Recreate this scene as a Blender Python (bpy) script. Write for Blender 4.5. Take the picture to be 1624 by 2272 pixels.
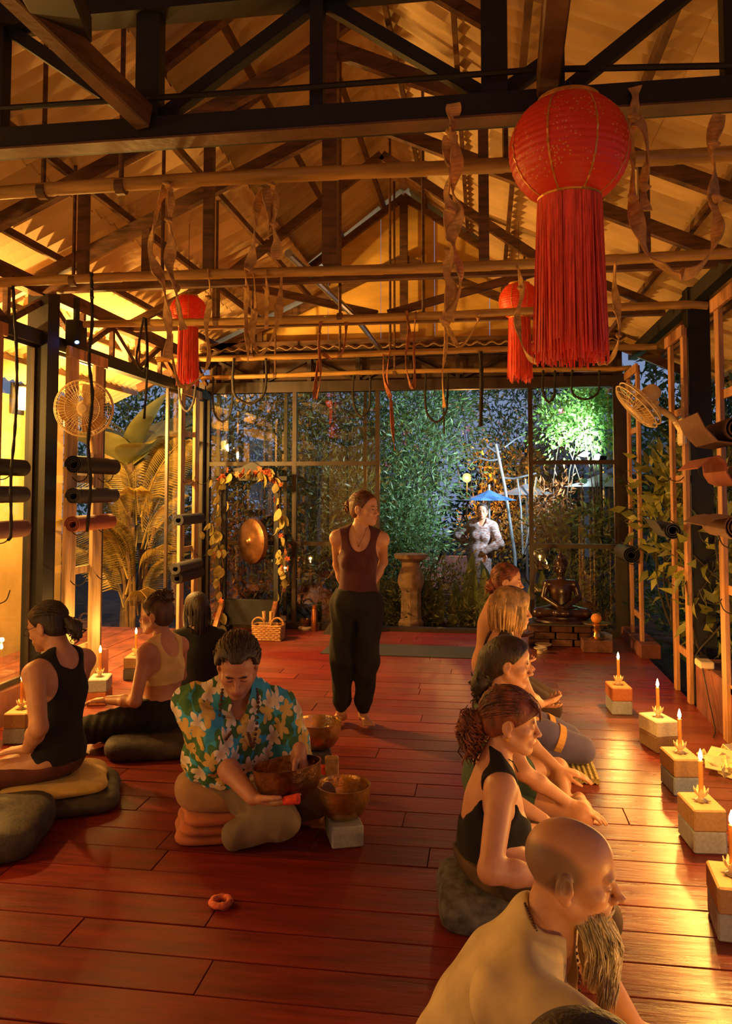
import bpy, bmesh, math, random
import numpy as np
from mathutils import Vector, Matrix
for o in list(bpy.data.objects): bpy.data.objects.remove(o)
SC = bpy.context.scene
COL = SC.collection
PI = math.pi
random.seed(7)

# ------------------------------------------------------------------ camera
F_PX, YAW, PITCH, EYE = 1773.0, math.radians(8.4), math.radians(3.0), 1.65
PPY = 1090.0 - F_PX * math.tan(PITCH)          # principal point row (the photograph is cropped off-centre)
_s, _c, _sp, _cp = math.sin(YAW), math.cos(YAW), math.sin(PITCH), math.cos(PITCH)
FW, RT, UP = Vector((-_s*_cp, _c*_cp, _sp)), Vector((_c, _s, 0)), Vector((_s*_sp, -_c*_sp, _cp))
EYEP = Vector((0, 0, EYE))
cam = bpy.data.cameras.new('camera'); camo = bpy.data.objects.new('camera', cam); COL.objects.link(camo)
cam.sensor_fit = 'AUTO'; cam.sensor_width = 36.0; cam.lens = F_PX/2272.0*36.0
cam.shift_y = -(1136.0-PPY)/2272.0; cam.clip_start = 0.05; cam.clip_end = 200
camo.matrix_world = Matrix(((RT.x, UP.x, -FW.x, 0), (RT.y, UP.y, -FW.y, 0), (RT.z, UP.z, -FW.z, EYE), (0, 0, 0, 1)))
SC.camera = camo
def P(px, py, t=None, X=None, Y=None, z=None):
    """room point seen at a photo pixel, on a known distance, wall plane or height"""
    d = FW + RT*((px-812)/F_PX) + UP*((PPY-py)/F_PX)
    if t is None:
        t = X/d.x if X is not None else (Y/d.y if Y is not None else (z-EYE)/d.z)
    return EYEP + d*t

# ------------------------------------------------------------------ world, exposure, large lights
SC.view_settings.view_transform = 'Standard'; SC.view_settings.look = 'None'
SC.view_settings.gamma = 1.0; SC.view_settings.use_curve_mapping = False
SC.view_settings.exposure = 1.15
W = bpy.data.worlds.new('dusk'); SC.world = W; W.use_nodes = True
W.node_tree.nodes['Background'].inputs[0].default_value = (0.23, 0.30, 0.50, 1)
W.node_tree.nodes['Background'].inputs[1].default_value = 0.40
CANDLE_W = 9.0
CANDLE_COL = (1.0, 0.46, 0.085)
LAMP_COL = (1.0, 0.50, 0.13)
def point_light(name, loc, watts, color, radius=0.03):
    l = bpy.data.lights.new(name, 'POINT'); l.energy = watts; l.color = color; l.shadow_soft_size = radius
    o = bpy.data.objects.new(name, l); o.location = loc; COL.objects.link(o); return o
# LED flood lamp among the garden trees, orange bulb among the shrubs, porch lamps of the pavilion
FLOOD = P(1334, 1020, Y=11.1)
_fl = bpy.data.lights.new('garden_flood_light', 'SPOT'); _fl.energy = 520; _fl.color = (0.72, 0.88, 1.0); _fl.shadow_soft_size = .06; _fl.spot_size = math.radians(142); _fl.spot_blend = .5
_fo = bpy.data.objects.new('garden_flood_light', _fl); COL.objects.link(_fo); _fo.location = FLOOD + Vector((-.08, .03, .08))
_fo.rotation_euler = Vector((-2.4, 2.0, 1.0)).to_track_quat('-Z', 'Y').to_euler()
BULB = P(1036, 1060, Y=15.2)
point_light('garden_bulb_light', BULB + Vector((0, -.12, 0)), 90, (1.0, 0.42, 0.08), .06)
point_light('porch_lamp_light', Vector((-4.6, 7.6, 2.3)), 130, (1.0, 0.45, 0.08), .08)
point_light('eaves_lamp_light', Vector((-4.4, 5.0, 2.3)), 170, (1.0, 0.5, 0.12), .06)

point_light('near_roof_fill_light', Vector((-4.4, 2.0, 2.3)), 70, (1.0, 0.5, 0.12), .06)  # added out of view to brighten the roof, no lamp stands here
point_light('eaves_doorway_lamp_light', Vector((-3.86, 7.2, 2.32)), 260, (1.0, 0.52, 0.12), .06)
# ------------------------------------------------------------------ materials
MATS = {}
def nt(name):
    m = bpy.data.materials.new(name); m.use_nodes = True
    return m, m.node_tree.nodes, m.node_tree.links, m.node_tree.nodes['Principled BSDF']
def mat(name, col, rough=.6, metal=0., var=.25, scale=8., bump=.0, bscale=40., stretch=None, col2=None, spec=None, island=0., sheen=0., trans=0., coat=0., detail=4):
    """procedural surface: base colour broken up by noise, optional second colour, bump and per-piece variation"""
    if name in MATS: return MATS[name]
    m, N, L, b = nt(name); MATS[name] = m
    b.inputs['Roughness'].default_value = rough; b.inputs['Metallic'].default_value = metal
    if spec is not None: b.inputs['Specular IOR Level'].default_value = spec
    if coat: b.inputs['Coat Weight'].default_value = coat; b.inputs['Coat Roughness'].default_value = .15
    if sheen: b.inputs['Sheen Weight'].default_value = sheen
    tc = N.new('ShaderNodeTexCoord'); vec = tc.outputs['Object']
    if stretch:
        mp = N.new('ShaderNodeMapping'); mp.inputs['Scale'].default_value = stretch; L.new(vec, mp.inputs[0]); vec = mp.outputs[0]
    no = N.new('ShaderNodeTexNoise'); no.inputs['Scale'].default_value = scale; no.inputs['Detail'].default_value = detail
    L.new(vec, no.inputs['Vector'])
    mx = N.new('ShaderNodeMix'); mx.data_type = 'RGBA'
    c2 = col2 if col2 else tuple(c*(1-var*1.6) for c in col)
    c1 = col if col2 else tuple(min(1, c*(1+var)) for c in col)
    mx.inputs[6].default_value = (*c1, 1); mx.inputs[7].default_value = (*c2, 1)
    rp = N.new('ShaderNodeMapRange'); rp.inputs[1].default_value = .32; rp.inputs[2].default_value = .68
    L.new(no.outputs[0], rp.inputs[0]); L.new(rp.outputs[0], mx.inputs[0])
    out = mx.outputs[2]
    if island:
        ge = N.new('ShaderNodeNewGeometry'); oi = N.new('ShaderNodeObjectInfo'); ad = N.new('ShaderNodeMath'); ad.operation = 'ADD'
        L.new(ge.outputs['Random Per Island'], ad.inputs[0]); L.new(oi.outputs['Random'], ad.inputs[1])
        fr = N.new('ShaderNodeMath'); fr.operation = 'FRACT'; L.new(ad.outputs[0], fr.inputs[0])
        mr = N.new('ShaderNodeMapRange'); mr.inputs[3].default_value = 1-island; mr.inputs[4].default_value = 1+island
        L.new(fr.outputs[0], mr.inputs[0])
        hs = N.new('ShaderNodeHueSaturation'); L.new(out, hs.inputs['Color']); L.new(mr.outputs[0], hs.inputs['Value'])
        out = hs.outputs[0]
    L.new(out, b.inputs['Base Color'])
    if bump:
        n2 = N.new('ShaderNodeTexNoise'); n2.inputs['Scale'].default_value = bscale; n2.inputs['Detail'].default_value = 5
        L.new(vec, n2.inputs['Vector'])
        bp = N.new('ShaderNodeBump'); bp.inputs['Strength'].default_value = bump; bp.inputs['Distance'].default_value = .01
        L.new(n2.outputs[0], bp.inputs['Height']); L.new(bp.outputs[0], b.inputs['Normal'])
    if trans:
        td = N.new('ShaderNodeBsdfTranslucent'); L.new(out, td.inputs[0])
        ms = N.new('ShaderNodeMixShader'); ms.inputs[0].default_value = trans
        L.new(b.outputs[0], ms.inputs[1]); L.new(td.outputs[0], ms.inputs[2])
        L.new(ms.outputs[0], N['Material Output'].inputs[0])
    return m
def emit(name, col, strength):
    if name in MATS: return MATS[name]
    m, N, L, b = nt(name); MATS[name] = m
    b.inputs['Base Color'].default_value = (0, 0, 0, 1)
    b.inputs['Emission Color'].default_value = (*col, 1); b.inputs['Emission Strength'].default_value = strength
    return m
def glass_mat():
    m, N, L, b = nt('window_glass'); MATS['window_glass'] = m
    tr = N.new('ShaderNodeBsdfTransparent'); tr.inputs[0].default_value = (.86, .88, .84, 1)
    gl = N.new('ShaderNodeBsdfGlossy'); gl.inputs['Roughness'].default_value = .015; gl.inputs[0].default_value = (1, 1, 1, 1)
    ge = N.new('ShaderNodeNewGeometry'); dt = N.new('ShaderNodeVectorMath'); dt.operation = 'DOT_PRODUCT'; L.new(ge.outputs['Incoming'], dt.inputs[0]); L.new(ge.outputs['Normal'], dt.inputs[1])
    ab = N.new('ShaderNodeMath'); ab.operation = 'ABSOLUTE'; L.new(dt.outputs['Value'], ab.inputs[0])
    iv = N.new('ShaderNodeMath'); iv.operation = 'SUBTRACT'; iv.inputs[0].default_value = 1.0; L.new(ab.outputs[0], iv.inputs[1])
    pw_ = N.new('ShaderNodeMath'); pw_.operation = 'POWER'; pw_.inputs[1].default_value = 5.0; L.new(iv.outputs[0], pw_.inputs[0])
    mr = N.new('ShaderNodeMapRange'); mr.inputs[3].default_value = .06; mr.inputs[4].default_value = .9
    L.new(pw_.outputs[0], mr.inputs[0])
    ms = N.new('ShaderNodeMixShader'); L.new(mr.outputs[0], ms.inputs[0]); L.new(tr.outputs[0], ms.inputs[1]); L.new(gl.outputs[0], ms.inputs[2])
    L.new(ms.outputs[0], N['Material Output'].inputs[0])
    return m
GLASS = glass_mat()

# ------------------------------------------------------------------ mesh helpers
def V(*a): return Vector(a)
def frame_from(d, upv=V(0, 0, 1)):
    d = d.normalized()
    if abs(d.dot(upv)) > .98: upv = V(0, 1, 0) if abs(d.y) < .9 else V(1, 0, 0)
    x = d.cross(upv).normalized(); z = x.cross(d).normalized()
    return x, d, z
class MB:
    def __init__(s): s.v = []; s.f = []; s.mi = []; s.cur = 0
    def add(s, vs, fs):
        n = len(s.v); s.v += [tuple(v) for v in vs]; s.f += [tuple(i+n for i in f) for f in fs]; s.mi += [s.cur]*len(fs); return s
    def box(s, c, size, rot=None, bev=0.0):
        c = Vector(c); hx, hy, hz = size[0]/2, size[1]/2, size[2]/2
        if bev <= 0:
            vs = [V(x, y, z) for x in (-hx, hx) for y in (-hy, hy) for z in (-hz, hz)]
            fs = [(0,1,3,2), (4,6,7,5), (0,4,5,1), (2,3,7,6), (0,2,6,4), (1,5,7,3)]
        else:
            b = min(bev, hx*.9, hy*.9, hz*.9); vs = []; 
            for x in (-1, 1):
                for y in (-1, 1):
                    for z in (-1, 1):
                        vs += [V(x*(hx-b), y*(hy-b), z*hz), V(x*(hx-b), y*hy, z*(hz-b)), V(x*hx, y*(hy-b), z*(hz-b))]
            def I(x, y, z, k): return ((x*2+y)*2+z)*3+k
            fs = []
            for z in (0, 1):
                q = [I(0,0,z,0), I(1,0,z,0), I(1,1,z,0), I(0,1,z,0)]; fs.append(tuple(q if z else q[::-1]))
            for y in (0, 1):
                q = [I(0,y,0,1), I(0,y,1,1), I(1,y,1,1), I(1,y,0,1)]; fs.append(tuple(q if y else q[::-1]))
            for x in (0, 1):
                q = [I(x,0,0,2), I(x,1,0,2), I(x,1,1,2), I(x,0,1,2)]; fs.append(tuple(q if x else q[::-1]))
            for a in (0, 1):
                for c2 in (0, 1):
                    fs.append((I(0,a,c2,0), I(1,a,c2,0), I(1,a,c2,1), I(0,a,c2,1)))
                    fs.append((I(a,0,c2,0), I(a,1,c2,0), I(a,1,c2,2), I(a,0,c2,2)))
                    fs.append((I(a,c2,0,1), I(a,c2,1,1), I(a,c2,1,2), I(a,c2,0,2)))
            for x in (0, 1):
                for y in (0, 1):
                    for z in (0, 1): fs.append((I(x,y,z,0), I(x,y,z,1), I(x,y,z,2)))
        if rot is not None: vs = [rot @ v for v in vs]
        return s.add([v + c for v in vs], fs)
    def beam(s, a, b, w, h, upv=V(0, 0, 1), bev=0.0):
        a, b = Vector(a), Vector(b); x, d, z = frame_from(b-a, upv)
        R = Matrix((x, d, z)).transposed()
        return s.box((a+b)/2, (w, (b-a).length, h), R, bev)
    def tube(s, pts, r, n=8, caps=True, flat=1.0):
        pts = [Vector(p) for p in pts]; m = len(pts); rs = r if isinstance(r, (list, tuple)) else [r]*m
        vs = []; px = None
        for i, p in enumerate(pts):
            d = (pts[min(i+1, m-1)] - pts[max(i-1, 0)])
            if d.length < 1e-9: d = V(0, 0, 1)
            d.normalize()
            if px is None: px, _, _ = frame_from(d)
            x = px - d*px.dot(d)
            x = x.normalized() if x.length > 1e-6 else frame_from(d)[0]
            y = d.cross(x); px = x
            for k in range(n):
                a = 2*PI*k/n; vs.append(p + x*(math.cos(a)*rs[i]) + y*(math.sin(a)*rs[i]*flat))
        fs = [(i*n+k, i*n+(k+1) % n, (i+1)*n+(k+1) % n, (i+1)*n+k) for i in range(m-1) for k in range(n)]
        if caps: fs += [tuple(range(n))[::-1], tuple((m-1)*n+k for k in range(n))]
        return s.add(vs, fs)
    def lathe(s, prof, c=(0, 0, 0), n=24, axis=None):
        """profile of (radius, height) turned about z (or about a rotated axis)"""
        c = Vector(c); vs = []; m = len(prof)
        for (r, z) in prof:
            for k in range(n):
                a = 2*PI*k/n; p = V(r*math.cos(a), r*math.sin(a), z)
                vs.append((axis @ p if axis is not None else p) + c)
        fs = [(i*n+k, i*n+(k+1) % n, (i+1)*n+(k+1) % n, (i+1)*n+k) for i in range(m-1) for k in range(n)]
        if prof[0][0] > 1e-4: fs.append(tuple(range(n))[::-1])
        if prof[-1][0] > 1e-4: fs.append(tuple((m-1)*n+k for k in range(n)))
        return s.add(vs, fs)
    def ell(s, c, r, n=12, m=8, rot=None):
        c = Vector(c); prof = []; vs = []
        for i in range(m+1):
            th = PI*i/m
            for k in range(n):
                a = 2*PI*k/n; p = V(r[0]*math.sin(th)*math.cos(a), r[1]*math.sin(th)*math.sin(a), -r[2]*math.cos(th))
                vs.append((rot @ p if rot is not None else p) + c)
        return s.add(vs, [(i*n+k, i*n+(k+1) % n, (i+1)*n+(k+1) % n, (i+1)*n+k) for i in range(m) for k in range(n)])
    def strip(s, pts, w, side, th=.003):
        """flat webbing along a path: width w along the vectors in side (or one vector)"""
        pts = [Vector(p) for p in pts]; vs = []; m = len(pts)
        for i, p in enumerate(pts):
            sd = Vector(side[i] if isinstance(side, list) else side); ww = w[i] if isinstance(w, list) else w
            d = (pts[min(i+1, m-1)] - pts[max(i-1, 0)]).normalized()
            sd = (sd - d*sd.dot(d)); sd = sd.normalized() if sd.length > 1e-6 else frame_from(d)[0]
            nn = d.cross(sd)
            for (a, b) in ((-1, -1), (1, -1), (1, 1), (-1, 1)): vs.append(p + sd*(a*ww/2) + nn*(b*th/2))
        fs = [(i*4+k, i*4+(k+1) % 4, (i+1)*4+(k+1) % 4, (i+1)*4+k) for i in range(m-1) for k in range(4)]
        fs += [(3, 2, 1, 0), tuple((m-1)*4+k for k in range(4))]
        return s.add(vs, fs)
    def mesh(s, name, smooth=False):
        me = bpy.data.meshes.new(name); me.from_pydata(s.v, [], s.f)
        if any(s.mi): me.polygons.foreach_set('material_index', s.mi)
        bm = bmesh.new(); bm.from_mesh(me); bmesh.ops.recalc_face_normals(bm, faces=bm.faces); bm.to_mesh(me); bm.free()
        if smooth:
            me.polygons.foreach_set('use_smooth', [True]*len(me.polygons))
            if smooth != 'all': me.set_sharp_from_angle(angle=math.radians(40))
        me.update(); return me
    def build(s, name, m, parent=None, smooth=False):
        return link(name, s.mesh(name, smooth), m, parent)
def link(name, me, m, parent=None, loc=None):
    o = bpy.data.objects.new(name, me); COL.objects.link(o)
    if m is not None and len(me.materials) == 0:
        for q in (m if isinstance(m, (list, tuple)) else [m]): me.materials.append(q)
    if loc is not None: o.location = loc
    if parent is not None:
        o.parent = parent
        if loc is None: o.matrix_parent_inverse = parent_inv(parent)
    return o
def parent_inv(p):
    if p.parent is not None: return Matrix.Identity(4)      # parts are built in room coordinates
    return Matrix.LocRotScale(p.location, p.rotation_euler, p.scale).inverted()
def tag(o, label=None, cat=None, group=None, kind=None):
    if label: o['label'] = label
    if cat: o['category'] = cat
    if group: o['group'] = group
    if kind: o['kind'] = kind
    return o
def thing(name, label, cat, loc=(0, 0, 0), group=None, rz=0.0, kind=None):
    o = bpy.data.objects.new(name, None); COL.objects.link(o); o.empty_display_size = .05
    o.location = loc; o.rotation_euler = (0, 0, rz)
    return tag(o, label, cat, group, kind)
def copy_tree(o, parent=None):
    c = o.copy(); COL.objects.link(c); c.parent = parent
    for ch in o.children: copy_tree(ch, c)
    return c
def rotz(a): return Matrix.Rotation(a, 3, 'Z')
def bez(a, b, c, d, n=10):
    a, b, c, d = map(Vector, (a, b, c, d)); out = []
    for i in range(n+1):
        t = i/n; u = 1-t; out.append(a*u**3 + b*3*u*u*t + c*3*u*t*t + d*t**3)
    return out
def spline(pts, n=6):
    """Catmull-Rom through points"""
    pts = [Vector(p) for p in pts]; q = [pts[0]*2-pts[1]] + pts + [pts[-1]*2-pts[-2]]; out = []
    for i in range(1, len(q)-2):
        for k in range(n):
            t = k/n; a, b, c, d = q[i-1], q[i], q[i+1], q[i+2]
            out.append(.5*((2*b) + (c-a)*t + (2*a-5*b+4*c-d)*t*t + (3*b-a-3*c+d)*t**3))
    out.append(pts[-1]); return out
# ------------------------------------------------------------------ surface materials
def floor_mat():
    m, N, L, b = nt('red_floor_paint')
    tc = N.new('ShaderNodeTexCoord'); oi = N.new('ShaderNodeObjectInfo')
    mp = N.new('ShaderNodeMapping'); mp.inputs['Scale'].default_value = (1.2, 9, 9); L.new(tc.outputs['Object'], mp.inputs[0])
    off = N.new('ShaderNodeVectorMath'); off.operation = 'SCALE'; off.inputs[3].default_value = 30.0
    cx = N.new('ShaderNodeCombineXYZ'); L.new(oi.outputs['Random'], cx.inputs[0]); L.new(oi.outputs['Random'], cx.inputs[2]); L.new(cx.outputs[0], off.inputs[0])
    ad = N.new('ShaderNodeVectorMath'); L.new(mp.outputs[0], ad.inputs[0]); L.new(off.outputs[0], ad.inputs[1])
    g = N.new('ShaderNodeTexNoise'); g.inputs['Scale'].default_value = 2.2; g.inputs['Detail'].default_value = 7; g.inputs['Roughness'].default_value = .65; L.new(ad.outputs[0], g.inputs['Vector'])
    w = N.new('ShaderNodeTexNoise'); w.inputs['Scale'].default_value = .9; w.inputs['Detail'].default_value = 5; L.new(tc.outputs['Object'], w.inputs['Vector'])
    r1 = N.new('ShaderNodeValToRGB'); L.new(g.outputs[0], r1.inputs[0])
    e = r1.color_ramp.elements; e[0].position = .28; e[0].color = (.095, .009, .006, 1); e[1].position = .74; e[1].color = (.25, .024, .013, 1)
    x = e.new(.5); x.color = (.170, .015, .009, 1)
    # paint worn to grey-brown wood towards the far half of the room
    sx = N.new('ShaderNodeSeparateXYZ'); L.new(tc.outputs['Object'], sx.inputs[0])
    fy = N.new('ShaderNodeMapRange'); fy.inputs[1].default_value = 3.4; fy.inputs[2].default_value = 6.5; L.new(sx.outputs[1], fy.inputs[0])
    fx = N.new('ShaderNodeMapRange'); fx.inputs[1].default_value = -1.0; fx.inputs[2].default_value = 1.0; L.new(sx.outputs[0], fx.inputs[0])
    mxx = N.new('ShaderNodeMath'); mxx.operation = 'MULTIPLY'; L.new(fy.outputs[0], mxx.inputs[0]); mxx.inputs[1].default_value = .8
    mm = N.new('ShaderNodeMath'); mm.operation = 'MAXIMUM'; L.new(mxx.outputs[0], mm.inputs[0]); L.new(fx.outputs[0], mm.inputs[1])
    wr = N.new('ShaderNodeMapRange'); wr.inputs[1].default_value = .38; wr.inputs[2].default_value = .66; L.new(w.outputs[0], wr.inputs[0])
    m2 = N.new('ShaderNodeMath'); m2.operation = 'MULTIPLY'; L.new(wr.outputs[0], m2.inputs[0]); L.new(mm.outputs[0], m2.inputs[1])
    m3 = N.new('ShaderNodeMath'); m3.operation = 'MULTIPLY'; L.new(m2.outputs[0], m3.inputs[0]); m3.inputs[1].default_value = .62
    mx = N.new('ShaderNodeMix'); mx.data_type = 'RGBA'; L.new(m3.outputs[0], mx.inputs[0]); L.new(r1.outputs[0], mx.inputs[6]); mx.inputs[7].default_value = (.22, .115, .085, 1)
    hs = N.new('ShaderNodeHueSaturation'); mr = N.new('ShaderNodeMapRange'); mr.inputs[3].default_value = .78; mr.inputs[4].default_value = 1.22
    L.new(oi.outputs['Random'], mr.inputs[0]); L.new(mr.outputs[0], hs.inputs['Value']); L.new(mx.outputs[2], hs.inputs['Color'])
    L.new(hs.outputs[0], b.inputs['Base Color'])
    rr = N.new('ShaderNodeMapRange'); rr.inputs[3].default_value = .17; rr.inputs[4].default_value = .42; L.new(g.outputs[0], rr.inputs[0])
    ri = N.new('ShaderNodeMapRange'); ri.inputs[1].default_value = -.9; ri.inputs[2].default_value = .5; ri.inputs[3].default_value = .24; ri.inputs[4].default_value = 0.0; L.new(sx.outputs[0], ri.inputs[0])
    ra = N.new('ShaderNodeMath'); L.new(rr.outputs[0], ra.inputs[0]); L.new(ri.outputs[0], ra.inputs[1]); L.new(ra.outputs[0], b.inputs['Roughness'])
    si = N.new('ShaderNodeMapRange'); si.inputs[1].default_value = -.9; si.inputs[2].default_value = .5; si.inputs[3].default_value = .18; si.inputs[4].default_value = .5; L.new(sx.outputs[0], si.inputs[0]); L.new(si.outputs[0], b.inputs['Specular IOR Level'])
    bp = N.new('ShaderNodeBump'); bp.inputs['Strength'].default_value = .35; bp.inputs['Distance'].default_value = .012; L.new(g.outputs[0], bp.inputs['Height']); L.new(bp.outputs[0], b.inputs['Normal'])
    return m
M_FLOOR = floor_mat()
M_DARKSTEEL = mat('black_painted_steel', (.007, .006, .005), .6, 0, .3, 6)
M_TRUSS = mat('brown_oiled_timber', (.12, .054, .021), .6, 0, .35, 5, .25, 30, (1, 1, 6))
M_BAMBOO = mat('yellow_bamboo', (.46, .27, .075), .38, 0, .25, 5, .1, 20, (.6, 6, 6))
M_ROOF = mat('fibre_cement_sheet', (.64, .46, .23), .75, 0, .22, 1.7, .25, 25, col2=(.48, .33, .15), island=.08)
M_PLY = mat('gable_board', (.84, .52, .11), .7, 0, .15, 2.5, .1, 30, (1, 1, 3), island=.05)
M_FRAME = mat('dark_window_frame', (.030, .016, .011), .45, 0, .3, 8)
M_RACK = mat('pale_planed_timber', (.42, .20, .085), .6, 0, .25, 4, .2, 30, (5, 5, .7))
M_RACK_L = mat('weathered_pale_timber', (.50, .34, .18), .65, 0, .3, 4, .25, 30, (5, 5, .7))
M_CONC = mat('red_concrete_kerb', (.16, .045, .03), .8, 0, .3, 5, .3, 30)
M_PLASTER = mat('ochre_plaster', (.50, .33, .13), .85, 0, .15, 2, .2, 30)
M_EARTH = mat('garden_soil', (.045, .032, .02), .95, 0, .4, 6, .6, 15)
M_STEEL = mat('bare_steel_pipe', (.5, .52, .55), .25, .9, .1, 10)

# ------------------------------------------------------------------ floor
XL, XR, YB, XC = -3.4, 1.6, 9.5, -0.92
fl = thing('floor', 'red painted plank floor of the pavilion', None, (0, 0, 0), kind='structure')
rnd = random.Random(3)
y = -0.6; pw = .2
while y < YB - .02:
    w = min(pw*rnd.uniform(.92, 1.08), YB - y)
    cuts = [XL]; x = XL + rnd.uniform(.7, 2.4)
    while x < XR - .5: cuts.append(x); x += rnd.uniform(1.1, 2.6)
    cuts.append(XR)
    for a, b in zip(cuts, cuts[1:]):
        dz = rnd.uniform(-.0025, .0)
        MB().box(((a+b)/2, y+w/2, -.02+dz), (b-a-.003, w-.007, .04), bev=.002).build('plank', M_FLOOR, fl)
    y += w
sub = MB().box(((XL+XR)/2, 4.3, -.085), (XR-XL, 10.4, .08)).build('floor_joists', M_EARTH, fl)
g = MB().box((-1, 14, -.32), (46, 36, .3)).build('ground', M_EARTH); tag(g, 'dark garden soil around the pavilion', kind='structure')

# ------------------------------------------------------------------ roof
roof = thing('ceiling', 'corrugated cement sheet roof on purlins', None, (XC, 0, 3), kind='structure')
def sheet_mesh(name, side, slope, length, W=1.04):
    n = 7*6; vs = []; fs = []; ca, sa = math.cos(math.atan(slope)), math.sin(math.atan(slope))
    for layer in (0, 1):
        for j in (0, 1):
            for i in range(n+1):
                yy = W*i/n; h = .030*math.cos(2*PI*7*i/n) + layer*.007
                d = length*j; vs.append((side*(d*ca + h*sa), yy, -d*sa + h*ca))
    q = n+1
    for layer in (0, 1):
        o = layer*2*q
        for i in range(n): fs.append((o+i, o+i+1, o+q+i+1, o+q+i))
    for j in (0, 1):
        for i in range(n): fs.append((j*q+i, j*q+i+1, 2*q+j*q+i+1, 2*q+j*q+i))
    for i in (0, n): fs.append((i, q+i, 3*q+i, 2*q+i))
    mb = MB(); mb.add(vs, fs); return mb.mesh(name, True)
SL, SU = .45, .76
ZL0, ZRIDGE = 4.12, 5.34                       # lower roof height at 1.0 m from the ridge line; ridge height
def zl(dx): return ZL0 - SL*(dx-1.0)
def zu(dx): return ZRIDGE - SU*dx
for side in (-1, 1):
    me = sheet_mesh('lower_sheet', side, SL, 1.16)
    ca = math.cos(math.atan(SL))
    for r in range(3):
        dx = .98 + r*1.04*ca
        for k in range(12):
            o = link('corrugated_sheet', me, M_ROOF, roof); 
            o.matrix_parent_inverse = parent_inv(roof)
            o.location = (XC + side*dx, -2.1 + k, zl(dx) + .03 - r*.010 + .004*(k % 2))
    me2 = sheet_mesh('upper_sheet', side, SU, 1.66)
    for k in range(12):
        o = link('corrugated_sheet', me2, M_ROOF, roof); o.matrix_parent_inverse = parent_inv(roof)
        o.location = (XC, -2.1 + k, ZRIDGE + .03 + .004*(k % 2))
    for i, dx in enumerate((1.15, 1.75, 2.35, 2.95, 3.55)):
        MB().beam((XC+side*dx, -2, zl(dx)-.055), (XC+side*dx, 9.8, zl(dx)-.05), .036, .055).build('purlin', M_TRUSS, roof)
    for dx in (.25, .75, 1.2):
        MB().beam((XC+side*dx, -2, zu(dx)-.06), (XC+side*dx, 9.8, zu(dx)-.055), .036, .055).build('purlin', M_TRUSS, roof)
    # boarded strip closing the step between the two roofs
    MB().beam((XC+side*1.27, -2, 4.24), (XC+side*1.27, 9.45, 4.24), .02, .34).build('step_board', M_ROOF, roof)
MB().tube([(XC, -2.1, ZRIDGE+.02), (XC, 9.9, ZRIDGE+.02)], .07, 10).build('ridge_cap', M_ROOF, roof)

# gable boards above the window wall
gw = thing('wall_back', 'ochre boarded gable above the window wall', None, (XC, YB, 3.2), kind='structure')
edges = [-3.0, -2.3, -1.62, -.95, -.3, .35, 1.0, 1.65, 2.3, 3.0]
for a, b in zip(edges, edges[1:]):
    def top(x):
        ax = abs(x)
        return (zu(ax) - .07) if ax < 1.2 else zl(ax) - .06
    xs = sorted(set([a+.003, b-.003] + [q for q in (-1.2, -1.2001, 0, 1.2, 1.2001) if a < q < b]))
    pts = [(x, top(x)) for x in xs]
    poly = [(b-.003, 3.42), (a+.003, 3.42)] + pts
    n = len(poly); vs = [(XC+x, YB-.01, z) for x, z in poly] + [(XC+x, YB+.012, z) for x, z in poly]
    MB().add(vs, [tuple(range(n)), tuple(range(n, 2*n))[::-1]] + [(i, (i+1) % n, n+(i+1) % n, n+i) for i in range(n)]).build('board', M_PLY, gw)
# short corrugated apron under the gable, dark lintel and little truss over the windows
mb = MB(); n = 5*30
for j, (yy, zz) in enumerate(((YB-.02, 3.46), (YB-.34, 3.33))):
    pass
vs = []; fs = []
for lay in (0, .006):
    for (yy, zz) in ((YB-.03, 3.46), (YB-.30, 3.34)):
        for i in range(n+1): vs.append((XL + 5.0*i/n, yy, zz + .018*math.cos(2*PI*30*i/n) + lay))
q = n+1
for lay in (0, 1):
    for i in range(n): fs.append((lay*2*q+i, lay*2*q+i+1, lay*2*q+q+i+1, lay*2*q+q+i))
for i in range(n): fs.append((q+i, q+i+1, 3*q+i+1, 3*q+i))
mb.add(vs, fs).build('apron_sheet', M_ROOF, gw, True)
MB().beam((XL, YB, 3.30), (XR, YB, 3.30), .08, .07).build('lintel_chord', M_FRAME, gw)
MB().beam((XL, YB, 2.92), (XR, YB, 2.92), .10, .13).build('lintel', M_FRAME, gw)
for k in range(9):
    x = XL + .1 + k*.6; 
    MB().beam((x, YB, 2.95), (x, YB, 3.30), .05, .05).build('lintel_post', M_FRAME, gw)
    if k < 8: MB().beam((x, YB+.03, 2.98 if k % 2 else 3.27), (x+.6, YB+.03, 3.27 if k % 2 else 2.98), .035, .035).build('lintel_brace', M_FRAME, gw)
MB().box(((XL+XR)/2, YB+.09, 3.18), (XR-XL, .02, .56)).build('lintel_board', mat('dark_brown_board', (.07, .032, .014), .7, 0, .2, 6), gw)
MB().box(((XL+XR)/2, YB+.02, .02), (XR-XL, .12, .05)).build('threshold', M_FRAME, gw)

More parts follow.
